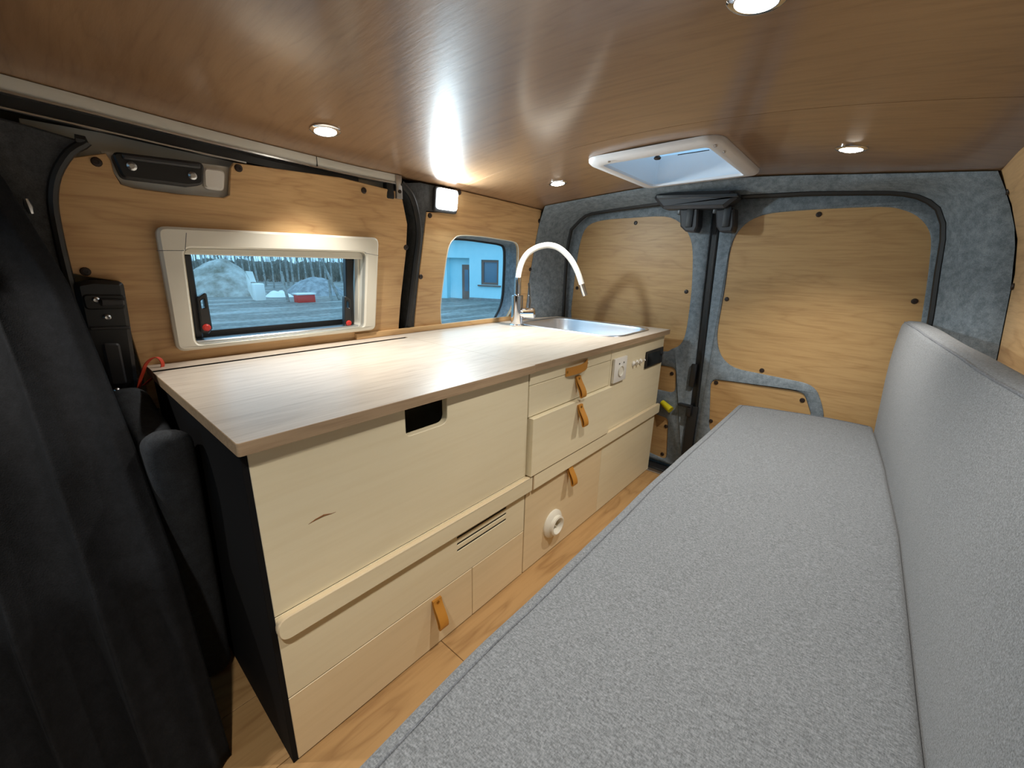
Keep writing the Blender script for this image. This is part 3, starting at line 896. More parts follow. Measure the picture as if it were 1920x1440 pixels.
cab2 = thing('kitchen_cabinet', 'birch plywood drawer cabinet under the sink with leather pulls', 'cabinet', (-1.0, 1.41, 0))
carcass(cab2, 0.906, 1.915, -1.36)
MB().box((-1.36, 0.9065, 0.0), (-0.728, 0.918, 0.699)).obj('side_panel', birch, cab2)
MB().box((-1.36, 1.902, 0.0), (-0.7115, 1.914, 0.699), 0.001, 1).obj('side_panel', birch, cab2)
fpanel('top_rail', cab2, 0.908, 0.655, 1.398, 0.699)
d1 = fpanel('drawer_front', cab2, 0.908, 0.5565, 1.398, 0.653)
d2f = fpanel('drawer_front', cab2, 0.912, 0.364, 1.401, 0.5535, x1=-0.694)
fpanel('control_front', cab2, 1.4005, 0.360, 1.914, 0.699)
bat2 = rounded([(0.932, 0.308, 0.001), (1.935, 0.308, 0.012), (1.935, 0.356, 0.012), (0.932, 0.362, 0.001)], 0.01, 5)
MB().plate(bat2, [], XF + 0.0003, -0.6975, front_map(0), 0, 1, bevel=0.002).obj('batten', [birch, birch_edge], cab2)
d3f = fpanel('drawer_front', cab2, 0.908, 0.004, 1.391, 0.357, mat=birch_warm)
fpanel('plinth_front', cab2, 1.3925, 0.004, 1.914, 0.358)
strap(d1, 1.166, 0.638, 0.068, 0.03, 0.026)
strap(d2f, 1.166, 0.540, 0.07, 0.03, 0.026, x=-0.694)
strap(d3f, 1.150, 0.316, 0.072, 0.03, 0.026)
# horizontal strap on the pull-out board above
hs = MB()
prof = [(-0.7085, 1.092, 0.662), (-0.700, 1.11, 0.664), (-0.692, 1.15, 0.667), (-0.692, 1.18, 0.670), (-0.700, 1.208, 0.673), (-0.7075, 1.222, 0.674)]
hs.strip(smooth_path(prof, 4), (0, 0, 1), -0.014, 0.014, 0.0026)
hst = hs.obj('leather_pull', leather, cab2, 60)
for y, z in ((1.097, 0.663), (1.217, 0.674)):
    MB().lathe([(0.004, 0), (0.004, 0.002), (0, 0.003)], (-0.7055, y, z), (1, 0, 0), 10).obj('rivet', brass, hst)

# worktops
TOPZ = 0.722
TH = 0.0215
SK = (-1.285, 1.492, -0.742, 1.868)
sink_hole = rect(SK[0] + 0.011, SK[1] + 0.011, SK[2] - 0.011, SK[3] - 0.011, 0.086, 8)
wt = [(-1.384, 0.166), (-1.304, 0.166), (-1.304, 0.902), (-0.692, 0.902), (-0.688, 1.916), (-1.316, 1.906), (-1.344, 1.79), (-1.3765, 1.70), (-1.384, 1.60), (-1.384, 1.20)]
worktop = tag(MB().plate(wt, [sink_hole], TOPZ - TH, TOPZ, flat_map(0), 0, 1, bevel=0.001).obj('worktop', [worktop_m, edge_m]),
              'pale oak worktop with the sink, continuing as a strip along the wall', 'worktop')
tag(MB().plate(rounded([(-1.284, 0.164, 0.001), (-0.686, 0.164, 0.006), (-0.686, 0.9012, 0.001), (-1.284, 0.9012, 0.001)], 0.001, 3), [], TOPZ - TH, TOPZ + 0.0005, flat_map(0), 0, 1, bevel=0.001).obj('hinged_worktop', [worktop_m, edge_m]),
    'pale oak worktop lid over the wide cabinet, long dark slot behind it', 'worktop')
up = tag(MB().box((-1.378, 0.74, TOPZ + 0.0005), (-1.363, 1.70, TOPZ + 0.021), 0.0015, 2).obj('upstand', oak_y), 'slim oak upstand strip on the worktop under the quarter window', 'upstand')

MB().box((-1.3038, 0.167, 0.701), (-1.3028, 0.901, TOPZ - 0.0003)).obj('slot_dark_strip', rubber, worktop)  # thin black strip over the slot's rear edge, put in to keep it dark
# sink
def rr_loop(x0, y0, x1, y1, r, z, seg=8):
    return [(p[0], p[1], z) for p in rect(x0, y0, x1, y1, r, seg)]
sink = thing('sink', 'rectangular stainless steel sink set into the worktop', 'sink', ((SK[0] + SK[2]) / 2, (SK[1] + SK[3]) / 2, TOPZ))
a0, a1, a2, a3 = SK
def ins(d, r, z): return rr_loop(a0 + d, a1 + d, a2 - d, a3 - d, r, z)
MB().loft([ins(0, 0.095, TOPZ + 0.0006), ins(0.001, 0.095, TOPZ + 0.0035), ins(0.005, 0.092, TOPZ + 0.005), ins(0.010, 0.09, TOPZ + 0.0045), ins(0.014, 0.087, TOPZ + 0.001)]).obj('sink_rim', steel, sink, 50)
MB().loft([ins(0.014, 0.087, TOPZ + 0.001), ins(0.017, 0.085, TOPZ - 0.012), ins(0.028, 0.075, TOPZ - 0.11), ins(0.046, 0.07, TOPZ - 0.132), ins(0.075, 0.055, TOPZ - 0.145), ins(0.15, 0.02, TOPZ - 0.148)], cap1=True).obj('sink_basin', steel, sink, 60)
MB().lathe([(0.036, -0.147), (0.036, -0.143), (0.028, -0.141), (0.02, -0.145), (0, -0.145)], ((a0 + a2) / 2, (a1 + a3) / 2, TOPZ), (0, 0, 1), 24).obj('sink_drain', chrome, sink)

# tap
FB = (-1.232, 1.462, TOPZ)
tap = thing('faucet', 'chrome mixer tap with a white arched hose spout by the sink', 'faucet', FB)
fx, fy, fz = FB
body = MB().lathe([(0.034, 0.0006), (0.034, 0.005), (0.027, 0.008), (0.0265, 0.135), (0.022, 0.138), (0.0, 0.138)], FB, (0, 0, 1), 28).obj('tap_body', chrome, tap)
MB().lathe([(0.0125, 0.137), (0.0125, 0.139), (0.0155, 0.142), (0.0155, 0.215), (0.0, 0.215)], FB, (0, 0, 1), 20).obj('spout_collar', chrome, tap)
MB().lathe([(0.022, 0.01), (0.025, 0.03), (0.025, 0.072), (0.016, 0.077), (0, 0.077)], (fx + 0.005, fy + 0.005, fz + 0.055), (0.85, 0.5, 0.05), 20).obj('lever_hub', chrome, tap)
lv0 = Vector((fx + 0.045, fy + 0.03, fz + 0.062))
MB().tube([lv0, lv0 + Vector((0.004, 0.002, 0.05)), lv0 + Vector((-0.004, -0.002, 0.13))], [0.006, 0.005, 0.004], 10).obj('tap_lever', chrome, tap)
arc_px = [(-1.209,1.482,0.9334),(-1.21,1.481,0.9726),(-1.206,1.485,1.011),(-1.194,1.495,1.043),(-1.175,1.512,1.064),(-1.153,1.532,1.074),(-1.131,1.55,1.077),(-1.108,1.571,1.071),(-1.087,1.59,1.056),(-1.064,1.61,1.029),(-1.045,1.627,0.996),(-1.028,1.641,0.9552),(-1.015,1.653,0.9114)]
dirv = Vector((0.75, 0.66)).normalized()
arc = [Vector((fx + (Vector((x - fx, y - fy)).dot(dirv)) * dirv.x, fy + (Vector((x - fx, y - fy)).dot(dirv)) * dirv.y, z)) for x, y, z in arc_px]
sh = Vector((arc[0].x - fx, arc[0].y - fy, 0))
arc = [Vector((fx, fy, fz + 0.205))] + [p - sh * max(0.0, 1 - i / 4) for i, p in enumerate(arc)]
arc = smooth_path(arc, 5)
MB().tube(arc, 0.0125, 14).obj('spout_hose', hose_m, tap, 60)['label'] = 'white flexible hose spout'
tdir = (arc[-1] - arc[-4]).normalized()
MB().tube([arc[-1] - tdir * 0.004, arc[-1] + tdir * 0.006, arc[-1] + tdir * 0.05], [0.0135, 0.0135, 0.0125], 14).obj('spout_nozzle', chrome, tap)

# sockets and switches on the cabinet front
sk = thing('power_socket', 'white square plastic mains socket on the cabinet under the sink', 'socket', (XF, 1.46, 0.61))
MB().box((XF + 0.0005, 1.413, 0.560), (XF + 0.012, 1.517, 0.657), 0.003).obj('socket_plate', white_plastic, sk)
MB().lathe([(0.022, 0), (0.022, 0.003), (0.019, 0.003), (0.018, -0.0005), (0, -0.0005)], (XF + 0.0125, 1.467, 0.603), (1, 0, 0), 24).obj('socket_well', frame_plastic, sk)
for dy in (-0.017, 0.02):
    MB().lathe([(0.0035, 0), (0.0035, 0.001), (0, 0.001)], (XF + 0.012, 1.467 + dy, 0.634), (1, 0, 0), 10).obj('indicator', dark_hole, sk)
for y, lbl in ((1.600, 'small white toggle switch next to the mains socket'), (1.632, 'middle one of three small white toggle switches'), (1.666, 'small white toggle switch next to the black control panel')):
    t = thing('toggle_switch', lbl, 'switch', (XF, y, 0.608), 'toggle switches on the cabinet front')
    MB().lathe([(0.012, 0.0005), (0.012, 0.003), (0.008, 0.006), (0.006, 0.009), (0, 0.009)], (XF, y, 0.608), (1, 0, 0), 14).obj('switch_base', white_plastic, t)
    MB().tube([(XF + 0.006, y, 0.608), (XF + 0.022, y, 0.618)], [0.003, 0.0045], 8).obj('switch_lever', white_plastic, t)
cp = thing('control_panel', 'black rectangular control panel at the rear end of the cabinet', 'control panel', (XF, 1.81, 0.602))
MB().box((XF + 0.0005, 1.715, 0.566), (XF + 0.008, 1.902, 0.642), 0.004).obj('panel_frame', black_plastic, cp)
MB().box((XF + 0.007, 1.727, 0.575), (XF + 0.0095, 1.855, 0.633), 0.001, 1).obj('panel_screen', Mat('black_glass', rgb(12, 13, 14), 0.12), cp)
MB().lathe([(0.008, 0), (0.008, 0.006), (0, 0.007)], (XF + 0.008, 1.88, 0.612), (1, 0, 0), 14).obj('panel_knob', dark_plastic, cp)
rv = thing('round_vent', 'round cream plastic vent ring on the lowest drawer', 'vent', (XF, 1.066, 0.115))
MB().lathe([(0.052, 0.0005), (0.052, 0.006), (0.046, 0.012), (0.036, 0.015), (0.036, 0.026), (0.030, 0.028), (0.026, 0.024), (0.024, 0.004), (0, 0.004)], (XF, 1.066, 0.115), (1, 0, 0), 32).obj('vent_ring', frame_plastic, rv)
MB().plate([(1.066 - 0.02, 0.105), (1.066 - 0.004, 0.105), (1.066 - 0.006, 0.133), (1.066 - 0.018, 0.133)], [], XF + 0.004, XF + 0.0055, front_map(0)).obj('vent_hole', dark_hole, rv)
MB().tube([(XF + 0.008, 1.066 + 0.022 * math.cos(a_), 0.115 + 0.022 * math.sin(a_)) for a_ in (2.3, 5.44)], 0.004, 8).obj('vent_bar', frame_plastic, rv)

# ================================================================== BENCH
def rbox_pts(nu, nv, nw, dims, r):
    """rounded box as a closed quad mesh in [0,1]^3 param, returns verts (world-size, origin at corner) and faces"""
    bm = bmesh.new()
    key = {}
    vs, fs = [], []
    def ticks(n, d):
        core = [r + (d - 2 * r) * i / n for i in range(n + 1)]
        return [0.0, r * 0.3, r * 0.65] + core + [d - r * 0.65, d - r * 0.3, d]
    T = [ticks(nu, dims[0]), ticks(nv, dims[1]), ticks(nw, dims[2])]
    def vid(p):
        k = tuple(round(c, 6) for c in p)
        if k not in key:
            q = Vector(p)
            c = Vector([min(max(q[i], r), dims[i] - r) for i in range(3)])
            d = q - c
            # cube-to-sphere style projection of the rim
            m = max(abs(d.x), abs(d.y), abs(d.z))
            if d.length > 1e-9:
                q = c + d.normalized() * m if m < r - 1e-9 else c + d.normalized() * r
            key[k] = len(vs); vs.append(q)
        return key[k]
    for ax in range(3):
        a, b = [(1, 2), (2, 0), (0, 1)][ax]
        for s in (0, dims[ax]):
            for i in range(len(T[a]) - 1):
                for j in range(len(T[b]) - 1):
                    q = []
                    for di, dj in ((0, 0), (1, 0), (1, 1), (0, 1)):
                        p = [0, 0, 0]; p[ax] = s; p[a] = T[a][i + di]; p[b] = T[b][j + dj]
                        q.append(vid(p))
                    fs.append(tuple(q) if s else tuple(reversed(q)))
    bm.free()
    return vs, fs
def lerp_table(tab, t):
    for (a, va), (b, vb) in zip(tab, tab[1:]):
        if t <= b:
            k = (t - a) / (b - a)
            return va + (vb - va) * k
    return tab[-1][1]

BF = [(-0.35, 0.170), (0.30, 0.163), (0.577, 0.155), (1.154, 0.144), (1.55, 0.122), (1.93, 0.090), (2.1, 0.085)]   # foot of the front face
BT = [(-0.35, 0.205), (0.30, 0.195), (0.84, 0.174), (1.25, 0.142), (1.93, 0.083), (2.1, 0.07)]                    # its top edge
SEAT_Z = 0.448
Y0, Y1 = -0.35, 1.90
XL = [(-0.35, -0.336), (0.13, -0.341), (0.35, -0.35), (1.06, -0.361), (1.82, -0.356), (2.1, -0.35)]
def seat_warp(p):
    x, y, z = p
    u = x / 0.60
    yy = Y0 + y + (0.085 * u) * (y / (Y1 - Y0))
    xl = lerp_table(XL, yy)
    xr_ = lerp_table(BF, yy) - 0.0005
    xx = xl + u * (xr_ - xl)
    top = z / 0.10
    wob = noise.noise(Vector((xx * 3, yy * 3, 0.3))) * 0.006 + noise.noise(Vector((xx * 9, yy * 7, 2.3))) * 0.0016
    crown = 0.006 * max(0.0, math.sin(math.pi * min(1, max(0, u)))) ** 0.6
    edge = noise.noise(Vector((yy * 4.0, 5.1, 0))) * 0.004 * (1 - u)
    return Vector((xx + edge, yy, SEAT_Z - 0.10 + z + (wob + crown - 0.004) * top))
seat = thing('bench_cushion', 'long light grey woven seat cushion lying on the bench', 'cushion', (-0.06, 0.8, 0.348))
vs, fs = rbox_pts(26, 90, 2, (0.60, Y1 - Y0, 0.10), 0.016)
b = MB(); b.add([seat_warp(p) for p in vs], fs); b.obj('cushion_cover', bench_fabric, seat, 80)
pp = []
for i in range(120):
    y = 0.02 + (Y1 - Y0 - 0.042) * i / 119
    pp.append(seat_warp((0.027, y, 0.1)) + Vector((0, 0, 0.0004)))
for i in range(1, 40):
    pp.append(seat_warp((0.027 + 0.55 * i / 39, Y1 - Y0 - 0.02, 0.1)) + Vector((0, 0, 0.0004)))
MB().tube(pp, 0.0019, 6).obj('piping', piping_m, seat, 60)

BZ = 0.3475
BH = 0.842 - BZ
def back_warp(p):
    x, y, z = p                      # x: thickness .06, y along, z height
    yy = -0.35 + y
    t = max(0.0, (z - 0.1) / (BH - 0.1))
    f = lerp_table(BF, yy) * (1 - t) + lerp_table(BT, yy) * t
    bulge = 0.016 * max(0.0, math.sin(math.pi * min(1, max(0, t)))) ** 0.8 * max(0.0, math.sin(math.pi * min(1, max(0, y / 2.3)))) ** 0.3
    wob = noise.noise(Vector((yy * 2.5, z * 4, 7.7))) * 0.006 + noise.noise(Vector((yy * 8, z * 9, 1.7))) * 0.0015
    front = 1 - x / 0.062
    return Vector((f + x - (bulge + wob * min(1.0, t * 3)) * front, yy, BZ + z + noise.noise(Vector((yy * 3.2, 9.1, x * 4))) * 0.005 * t))
back = thing('back_cushion', 'light grey woven backrest cushion standing along the right wall', 'cushion', (0.15, 0.8, 0.3475))
vs, fs = rbox_pts(3, 90, 22, (0.062, 2.30, BH), 0.02)
b = MB(); b.add([back_warp(p) for p in vs], fs); b.obj('cushion_cover', bench_fabric, back, 80)
pp = [back_warp((0.007, 0.02 + 2.26 * i / 119, BH - 0.006)) + Vector((-0.001, 0, 0.0005)) for i in range(120)]
pp += [back_warp((0.007, 2.293, BH - 0.006 - (BH - 0.03) * i / 20)) for i in range(1, 21)]
MB().tube(pp, 0.0026, 6).obj('piping', piping_m, back, 60)

bb = thing('bench', 'pale plywood bench box under the grey seat cushion', 'bench', (0, 0.8, 0))
MB().box((-0.30, -0.35, 0.0), (0.255, 1.76, 0.330), 0.002, 1).obj('bench_box', birch, bb)
MB().box((-0.315, -0.35, 0.331), (0.258, 1.775, 0.3465), 0.002, 1).obj('bench_lid', birch, bb)

# ================================================================== LEFT FOREGROUND
# black curtain gathered along the front pillar
CX = [(0.0, -0.82), (0.44, -0.885), (0.65, -1.03), (0.78, -1.16), (0.93, -1.272), (1.14, -1.285), (1.26, -1.275)]
CY = [(0.0, 0.092), (0.44, 0.086), (0.65, 0.080), (0.78, 0.074), (0.93, 0.064), (1.14, 0.012), (1.26, -0.06)]
def curtain(u, v):
    z = 0.006 + 1.27 * v
    z0 = lerp_table(CX, z), lerp_table(CY, z)
    s = u * 0.62
    fold = math.sin(u * 44 + 0.6 * math.sin(z * 3.1)) * 0.026 + math.sin(u * 15 + 1.3) * 0.012 + noise.noise(Vector((u * 4, z * 2.2, 0))) * 0.014
    k = min(1.0, u * 9)
    x = z0[0] + 0.06 * s + fold * k * (1.0 if z < 0.9 else max(0.35, 1 - (z - 0.9) * 2))
    return (x, z0[1] - s - 0.012 * math.cos(u * 44) * k, z)
cur = tag(MB().grid(curtain, 150, 50).obj('curtain', black_cloth, None, 80, solid=0.003), 'black cloth curtain hanging in folds from the front pillar', 'curtain')

# dark grey cloth bundle wedged between curtain and counter
def bag_warp(p):
    x, y, z = p
    t = z / 0.64
    n = noise.noise(Vector((x * 9, z * 8, y * 6))) * 0.014
    topz = 0.004 + z + (0.022 * math.sin(x * 17 + 0.6) - 0.03 * (y / 0.08 - 0.5) * 0 + n) * t
    yy = 0.076 + y + 0.012 * x / 0.4 + n * 0.25
    return Vector((-1.352 + x - 0.10 * (1 - t) * (x / 0.42), min(yy, 0.1615), topz))
vs, fs = rbox_pts(16, 5, 24, (0.42, 0.074, 0.655), 0.03)
b = MB(); b.add([bag_warp(p) for p in vs], fs)
tag(b.obj('cloth_bundle', bag_cloth, None, 80), 'dark grey cloth bundle wedged between the black curtain and counter end', 'cloth')

# red ribbon loop at the worktop corner
rib = smooth_path([(-1.335,0.1384,0.6783),(-1.335,0.1448,0.6976),(-1.335,0.1529,0.7152),(-1.335,0.161,0.7329),(-1.335,0.1722,0.7447),(-1.335,0.1832,0.7484),(-1.335,0.1907,0.7432),(-1.335,0.1938,0.7302),(-1.335,0.1895,0.717),(-1.335,0.1792,0.7063),(-1.335,0.1648,0.6951),(-1.335,0.1494,0.6829)], 4)
MB_r = MB().strip(rib, Vector((0.55, -0.83, 0.1)).normalized(), -0.0045, 0.0045, 0.0018)
tag(MB_r.obj('ribbon_loop', red_cloth, None, 70), 'red ribbon loop at the near wall corner of the worktop', 'ribbon')

# ================================================================== LAMPS
names = ('round recessed downlight above the wide cabinet', 'round recessed downlight above the sink', 'round recessed downlight beyond the roof hatch above the bench', 'round recessed downlight at the top edge of the photo', 'added unseen round recessed downlight over the cab end of the bench', 'added unseen round recessed downlight above the black curtain')
for (x, y, z), lbl in zip(LIGHTS, names):
    z = z_ceiling(x, y)
    d = thing('downlight', lbl, 'light', (x, y, z), 'recessed ceiling downlights')
    nx = (z_ceiling(x + .01, y) - z_ceiling(x - .01, y)) / .02
    ny = (z_ceiling(x, y + .01) - z_ceiling(x, y - .01)) / .02
    ax = Vector((nx, ny, -1)).normalized()
    MB().lathe([(0.037, 0.0003), (0.037, 0.003), (0.033, 0.0055), (0.027, 0.0055), (0.0265, 0.0)], (x, y, z), ax, 32).obj('trim_ring', chrome, d)
    MB().lathe([(0.0262, 0.001), (0.025, 0.006), (0.017, 0.0088), (0.0, 0.0098)], (x, y, z), ax, 28).obj('light_lens', lens_warm, d)
lp = thing('wall_lamp', 'bright square white lamp on the left pillar just under the ceiling', 'light', wall_map(1.116, 1.222, 0))
MB().plate(rect(1.058, 1.176, 1.172, 1.268 - 0.006, 0.012), [], -0.002, 0.012, wall_map, bevel=0.003).obj('lamp_housing', dark_plastic, lp)
MB().plate(rect(1.066, 1.186, 1.166, 1.258, 0.014), [], 0.011, 0.020, wall_map, bevel=0.004).obj('lamp_lens', lens_cool, lp)

# roof hatch
rh = thing('roof_hatch', 'white plastic roof hatch with an open square well in the ceiling', 'hatch', (-0.607, 1.557, 1.33))
HO = (-0.822, 1.296, -0.398, 1.806)
def hz(x, y, d): return z_ceiling(x, y) - d
def hloop(d, r, drop, seg=6):
    return [(x, y, hz(x, y, drop)) for x, y in rect(HO[0] + d, HO[1] + d, HO[2] - d, HO[3] - d, r, seg)]
MB().loft([hloop(0, 0.05, 0.0005), hloop(0.001, 0.05, 0.010), hloop(0.008, 0.046, 0.017), hloop(0.035, 0.03, 0.021), hloop(0.044, 0.02, 0.020), hloop(0.046, 0.018, 0.012)]).obj('hatch_frame', hatch_plastic, rh, 50)
wl = [(x, y) for x, y in rect(HO[0] + 0.045, HO[1] + 0.047, HO[2] - 0.04, HO[3] - 0.034, 0.012, 3)]
MB().loft([[(x, y, hz(x, y, 0.014)) for x, y in wl], [(x, y, 1.42) for x, y in wl]]).obj('hatch_well', hatch_plastic, rh, 40, flip_fix=False)
cxh, cyh = -0.61, 1.557
MB().loft([[(cxh + (x - cxh) * s_, cyh + (y - cyh) * s_, z_) for x, y in wl] for s_, z_ in ((1.12, 1.415), (1.12, 1.44), (1.0, 1.462), (0.6, 1.472), (0.05, 1.474))], cap1=True).obj('hatch_dome', dome_m, rh, 50, flip_fix=False)
for x, y, z in [(-0.7361,1.312,1.319),(-0.4199,1.331,1.321),(-0.4165,1.403,1.32)]:
    MB().lathe([(0.005, 0), (0.004, 0.0025), (0, 0.003)], (x, y, hz(x, y, 0.0205)), (0, 0, -1), 10).obj('frame_screw', chrome, rh)
hb = [(-0.6461,1.467,1.34)][0]
kn_ = MB().lathe([(0.006, 0), (0.011, 0.004), (0.012, 0.008), (0.009, 0.011), (0, 0.011)], (hb[0], hb[1] + 0.006, hz(hb[0], hb[1], -0.012)), (0, 0, -1), 14).obj('hatch_knob', screw_m, rh)
MB().box((hb[0] - 0.005, HO[1] + 0.047, hz(hb[0], hb[1], -0.020)), (hb[0] + 0.005, hb[1] + 0.008, hz(hb[0], hb[1], -0.012)), 0.001, 1).obj('knob_arm', hatch_plastic, rh)
sl0, sl1 = [(-0.5396,1.374,1.323),(-0.4473,1.367,1.322)]
MB().tube([(sl0[0], sl0[1], hz(sl0[0], sl0[1], 0.0205)), (sl1[0], sl1[1], hz(sl1[0], sl1[1], 0.0205))], 0.0012, 6).obj('blind_slot', dark_hole, rh)

# rear door top latch housing
lh = thing('latch_housing', 'charcoal plastic latch housing above the rear door gap', 'latch', (-0.59, 1.93, 1.26))
lw = [(-0.8223,1.286),(-0.7756,1.238),(-0.5277,1.227),(-0.483,1.263),(-0.5142,1.29),(-0.7984,1.306)]
MB().plate(rounded(lw, 0.008), [], -0.05, 0.028, rear_map(1.90), bevel=0.012).obj('housing', dark_plastic, lh)
MB().plate(rounded([(-0.8104,1.296),(-0.4845,1.277),(-0.4764,1.262),(-0.8035,1.278)], 0.003), [], -0.04, 0.012, rear_map(1.88), bevel=0.003).obj('housing_lip', black_plastic, lh)
for q in ([(-0.7147,1.237),(-0.6369,1.237),(-0.6309,1.165),(-0.6386,1.142),(-0.677,1.145),(-0.7029,1.167)], [(-0.5682,1.228),(-0.498,1.228),(-0.4891,1.16),(-0.4935,1.138),(-0.5381,1.139),(-0.5561,1.162)]):
    hk = MB().plate(rounded(q, 0.006), [], -0.045, 0.02, rear_map(1.93), bevel=0.006).obj('hook_block', dark_plastic, lh)
    x0 = min(p[0] for p in q); z0 = min(p[1] for p in q)
    MB().box((x0 + 0.035, 1.904, z0 + 0.02), (x0 + 0.062, 1.912, z0 + 0.098), 0.003).obj('hook_slot', rubber, hk)
    MB().box((x0 - 0.014, 1.925, z0 + 0.075), (x0 + 0.006, 1.95, z0 + 0.105), 0.003).obj('hook_tab', black_plastic, hk)

# ================================================================== OUTSIDE
GZ = -0.5
def ground_h(x, y):
    d = max(0.0, -x - 3)
    return GZ + noise.noise(Vector((x * 0.35, y * 0.12, 0))) * 0.06 * min(1, d / 4) + noise.noise(Vector((x * 1.5, y * 0.5, 3))) * 0.02
gb = MB()
gb.grid(lambda u, v: (lambda x, y: (x, y, ground_h(x, y)))(8 - 70 * u, -30 + 75 * v), 140, 90)
ground = structure('ground', 'wet rutted building plot outside the window', gb, soil, smooth=80)

def mound(name, label, cx, cy, rx, ry, h, mat, seed):
    def f(u, v):
        a, r_ = u * 2 * math.pi, v
        x, y = cx + math.cos(a) * r_ * rx, cy + math.sin(a) * r_ * ry
        n = noise.noise(Vector((x * 0.9, y * 0.9, seed))) * 0.25 + noise.noise(Vector((x * 2.5, y * 2.5, seed))) * 0.10
        return (x, y, GZ - 0.1 + (h * (1 - r_ ** 1.5)) * (1 + n) + 0.1 * (1 - r_))
    b = MB().grid(f, 40, 14)
    return tag(b.obj(name, mat, None, 80), label, 'mound')
m1 = [(-18.32,4.945)][0]; m2 = [(-16.94,7.582)][0]; m3 = [(-21.05,4.528)][0]
mound('earth_mound', 'large pale sandy earth mound at the left of the camper window view', m1[0] - 2.6, m1[1] + 0.5, 2.2, 1.7, 1.45, mound_m, 1.0)
mound('gravel_mound', 'low grey gravel heap behind the red crate outside', m2[0] - 2.0, m2[1] + 0.9, 1.5, 1.35, 0.85, gravel_m, 4.0)

def gbox(px0, w, dpt, h, mat, name, label, cat, tilt=0.0):
    pass
cr = [(-15.63,6.596)][0]
ct = thing('crate', 'small red crate on the wet ground outside', 'crate', (cr[0], cr[1], GZ))
MB().box((cr[0] - 0.2, cr[1] - 0.3, GZ - 0.03), (cr[0] + 0.2, cr[1] + 0.3, GZ + 0.26), 0.02).obj('crate_body', red_plastic, ct)
MB().box((cr[0] - 0.23, cr[1] - 0.33, GZ + 0.26), (cr[0] + 0.23, cr[1] + 0.33, GZ + 0.31), 0.01).obj('crate_rim', white_plastic, ct)
wb_ = [(-16.86,5.52)][0]
wbx = thing('water_tank', 'white upright plastic box with its lid raised, outside the window', 'tank', (wb_[0], wb_[1], GZ))
MB().box((wb_[0] - 0.2, wb_[1] - 0.17, GZ - 0.03), (wb_[0] + 0.2, wb_[1] + 0.17, GZ + 0.62), 0.05, 3).obj('tank_body', white_plastic, wbx)
MB().plate([(wb_[1] - 0.17, GZ + 0.66), (wb_[1] + 0.02, GZ + 0.66), (wb_[1] - 0.05, GZ + 1.02), (wb_[1] - 0.26, GZ + 1.04)], [], wb_[0] - 0.2, wb_[0] - 0.14, front_map(0)).obj('tank_lid', white_plastic, wbx)
MB().plate([(wb_[1] - 0.28, GZ + 0.95), (wb_[1] - 0.17, GZ + 0.64), (wb_[1] - 0.17, GZ + 0.1), (wb_[1] - 0.25, GZ + 0.35)], [], wb_[0] - 0.2, wb_[0] - 0.1, front_map(0)).obj('tank_back', white_plastic, wbx)
tp = [(-18.14,6.654)][0]
MBt = MB().grid(lambda u, v: (tp[0] + (u - .5) * 0.9, tp[1] + (v - .5) * 1.1, GZ - 0.02 + 0.28 * math.sin(math.pi * u) * math.sin(math.pi * v) * (1 + 0.4 * noise.noise(Vector((u * 5, v * 5, 1))))), 14, 14)
tag(MBt.obj('tarpaulin', white_plastic, None, 80), 'crumpled white sheet on the ground left of the red crate', 'tarpaulin')
for (bx, tx, lbl) in (([(-15.93,6.145)][0], (0, -0.12, 1.05), 'short pale wooden post standing alone left of the red crate'),
                      ([(-15.78,8.006)][0], (0, -0.62, 1.55), 'leaning grey pole in front of the gravel heap'),
                      ([(-15.96,7.732)][0], (0, -0.02, 0.75), 'short upright stake beside the leaning pole')):
    tag(MB().tube([(bx[0], bx[1], GZ - 0.05), (bx[0] + tx[0], bx[1] + tx[1], GZ + tx[2])], [0.06, 0.045], 8).obj('post', bark_m), lbl, 'post')

# house
hA, hB = Vector([(-14.02,11.67)][0]), Vector([(-11.64,12.53)][0])
hd = (hB - hA).normalized()
hn = Vector((hd.y, -hd.x))
if hn.dot(-hA) < 0: hn = -hn
def house_map(u, v, w):
    p = hA + hd * u + hn * w
    return (p.x, p.y, v)
def hu(pts):          # point on the wall -> (along, height)
    return [((Vector((x, y)) - hA).dot(hd), z) for x, y, z in pts]
EAVE = 1.98
house = thing('house', 'pale aqua plastered single storey house seen through the quarter window', 'house', (hA.x, hA.y, GZ))
h_door = hu([(-13.25,11.95,0.9228),(-12.84,12.1,0.9326),(-12.85,12.1,-0.437),(-13.27,11.94,-0.4377)])
h_win = hu([(-12.32,12.29,1.13),(-11.6,12.55,1.145),(-11.58,12.55,0.1581),(-12.32,12.29,0.1274)])
h_rec = hu([(-13.81,11.75,1.186),(-12.82,12.11,1.204),(-12.82,12.11,-0.4357),(-13.85,11.74,-0.4684)])
D = rect(h_rec[0][0], GZ - 0.02, h_rec[1][0], h_rec[0][1])
Wn = rect(h_win[0][0], h_win[2][1], h_win[1][0], h_win[0][1])
MB().plate([(-0.7, GZ - 0.1), (7, GZ - 0.1), (7, EAVE + 0.05), (-0.7, EAVE + 0.05)], [Wn, D], -0.3, 0.0, house_map).obj('house_wall', plaster, house)
MB().plate([(h_rec[0][0] - .1, GZ - 0.1), (h_rec[1][0] + .1, GZ - 0.1), (h_rec[1][0] + .1, h_rec[0][1] + .1), (h_rec[0][0] - .1, h_rec[0][1] + .1)], [], -0.5, -0.3, house_map).obj('porch_wall', plaster, house)
dl = MB().plate(rect(h_door[0][0], GZ, h_door[1][0], h_door[0][1]), [], -0.3, -0.24, house_map).obj('house_door', brown_door, house)
dm = (h_door[0][0] + h_door[1][0]) / 2
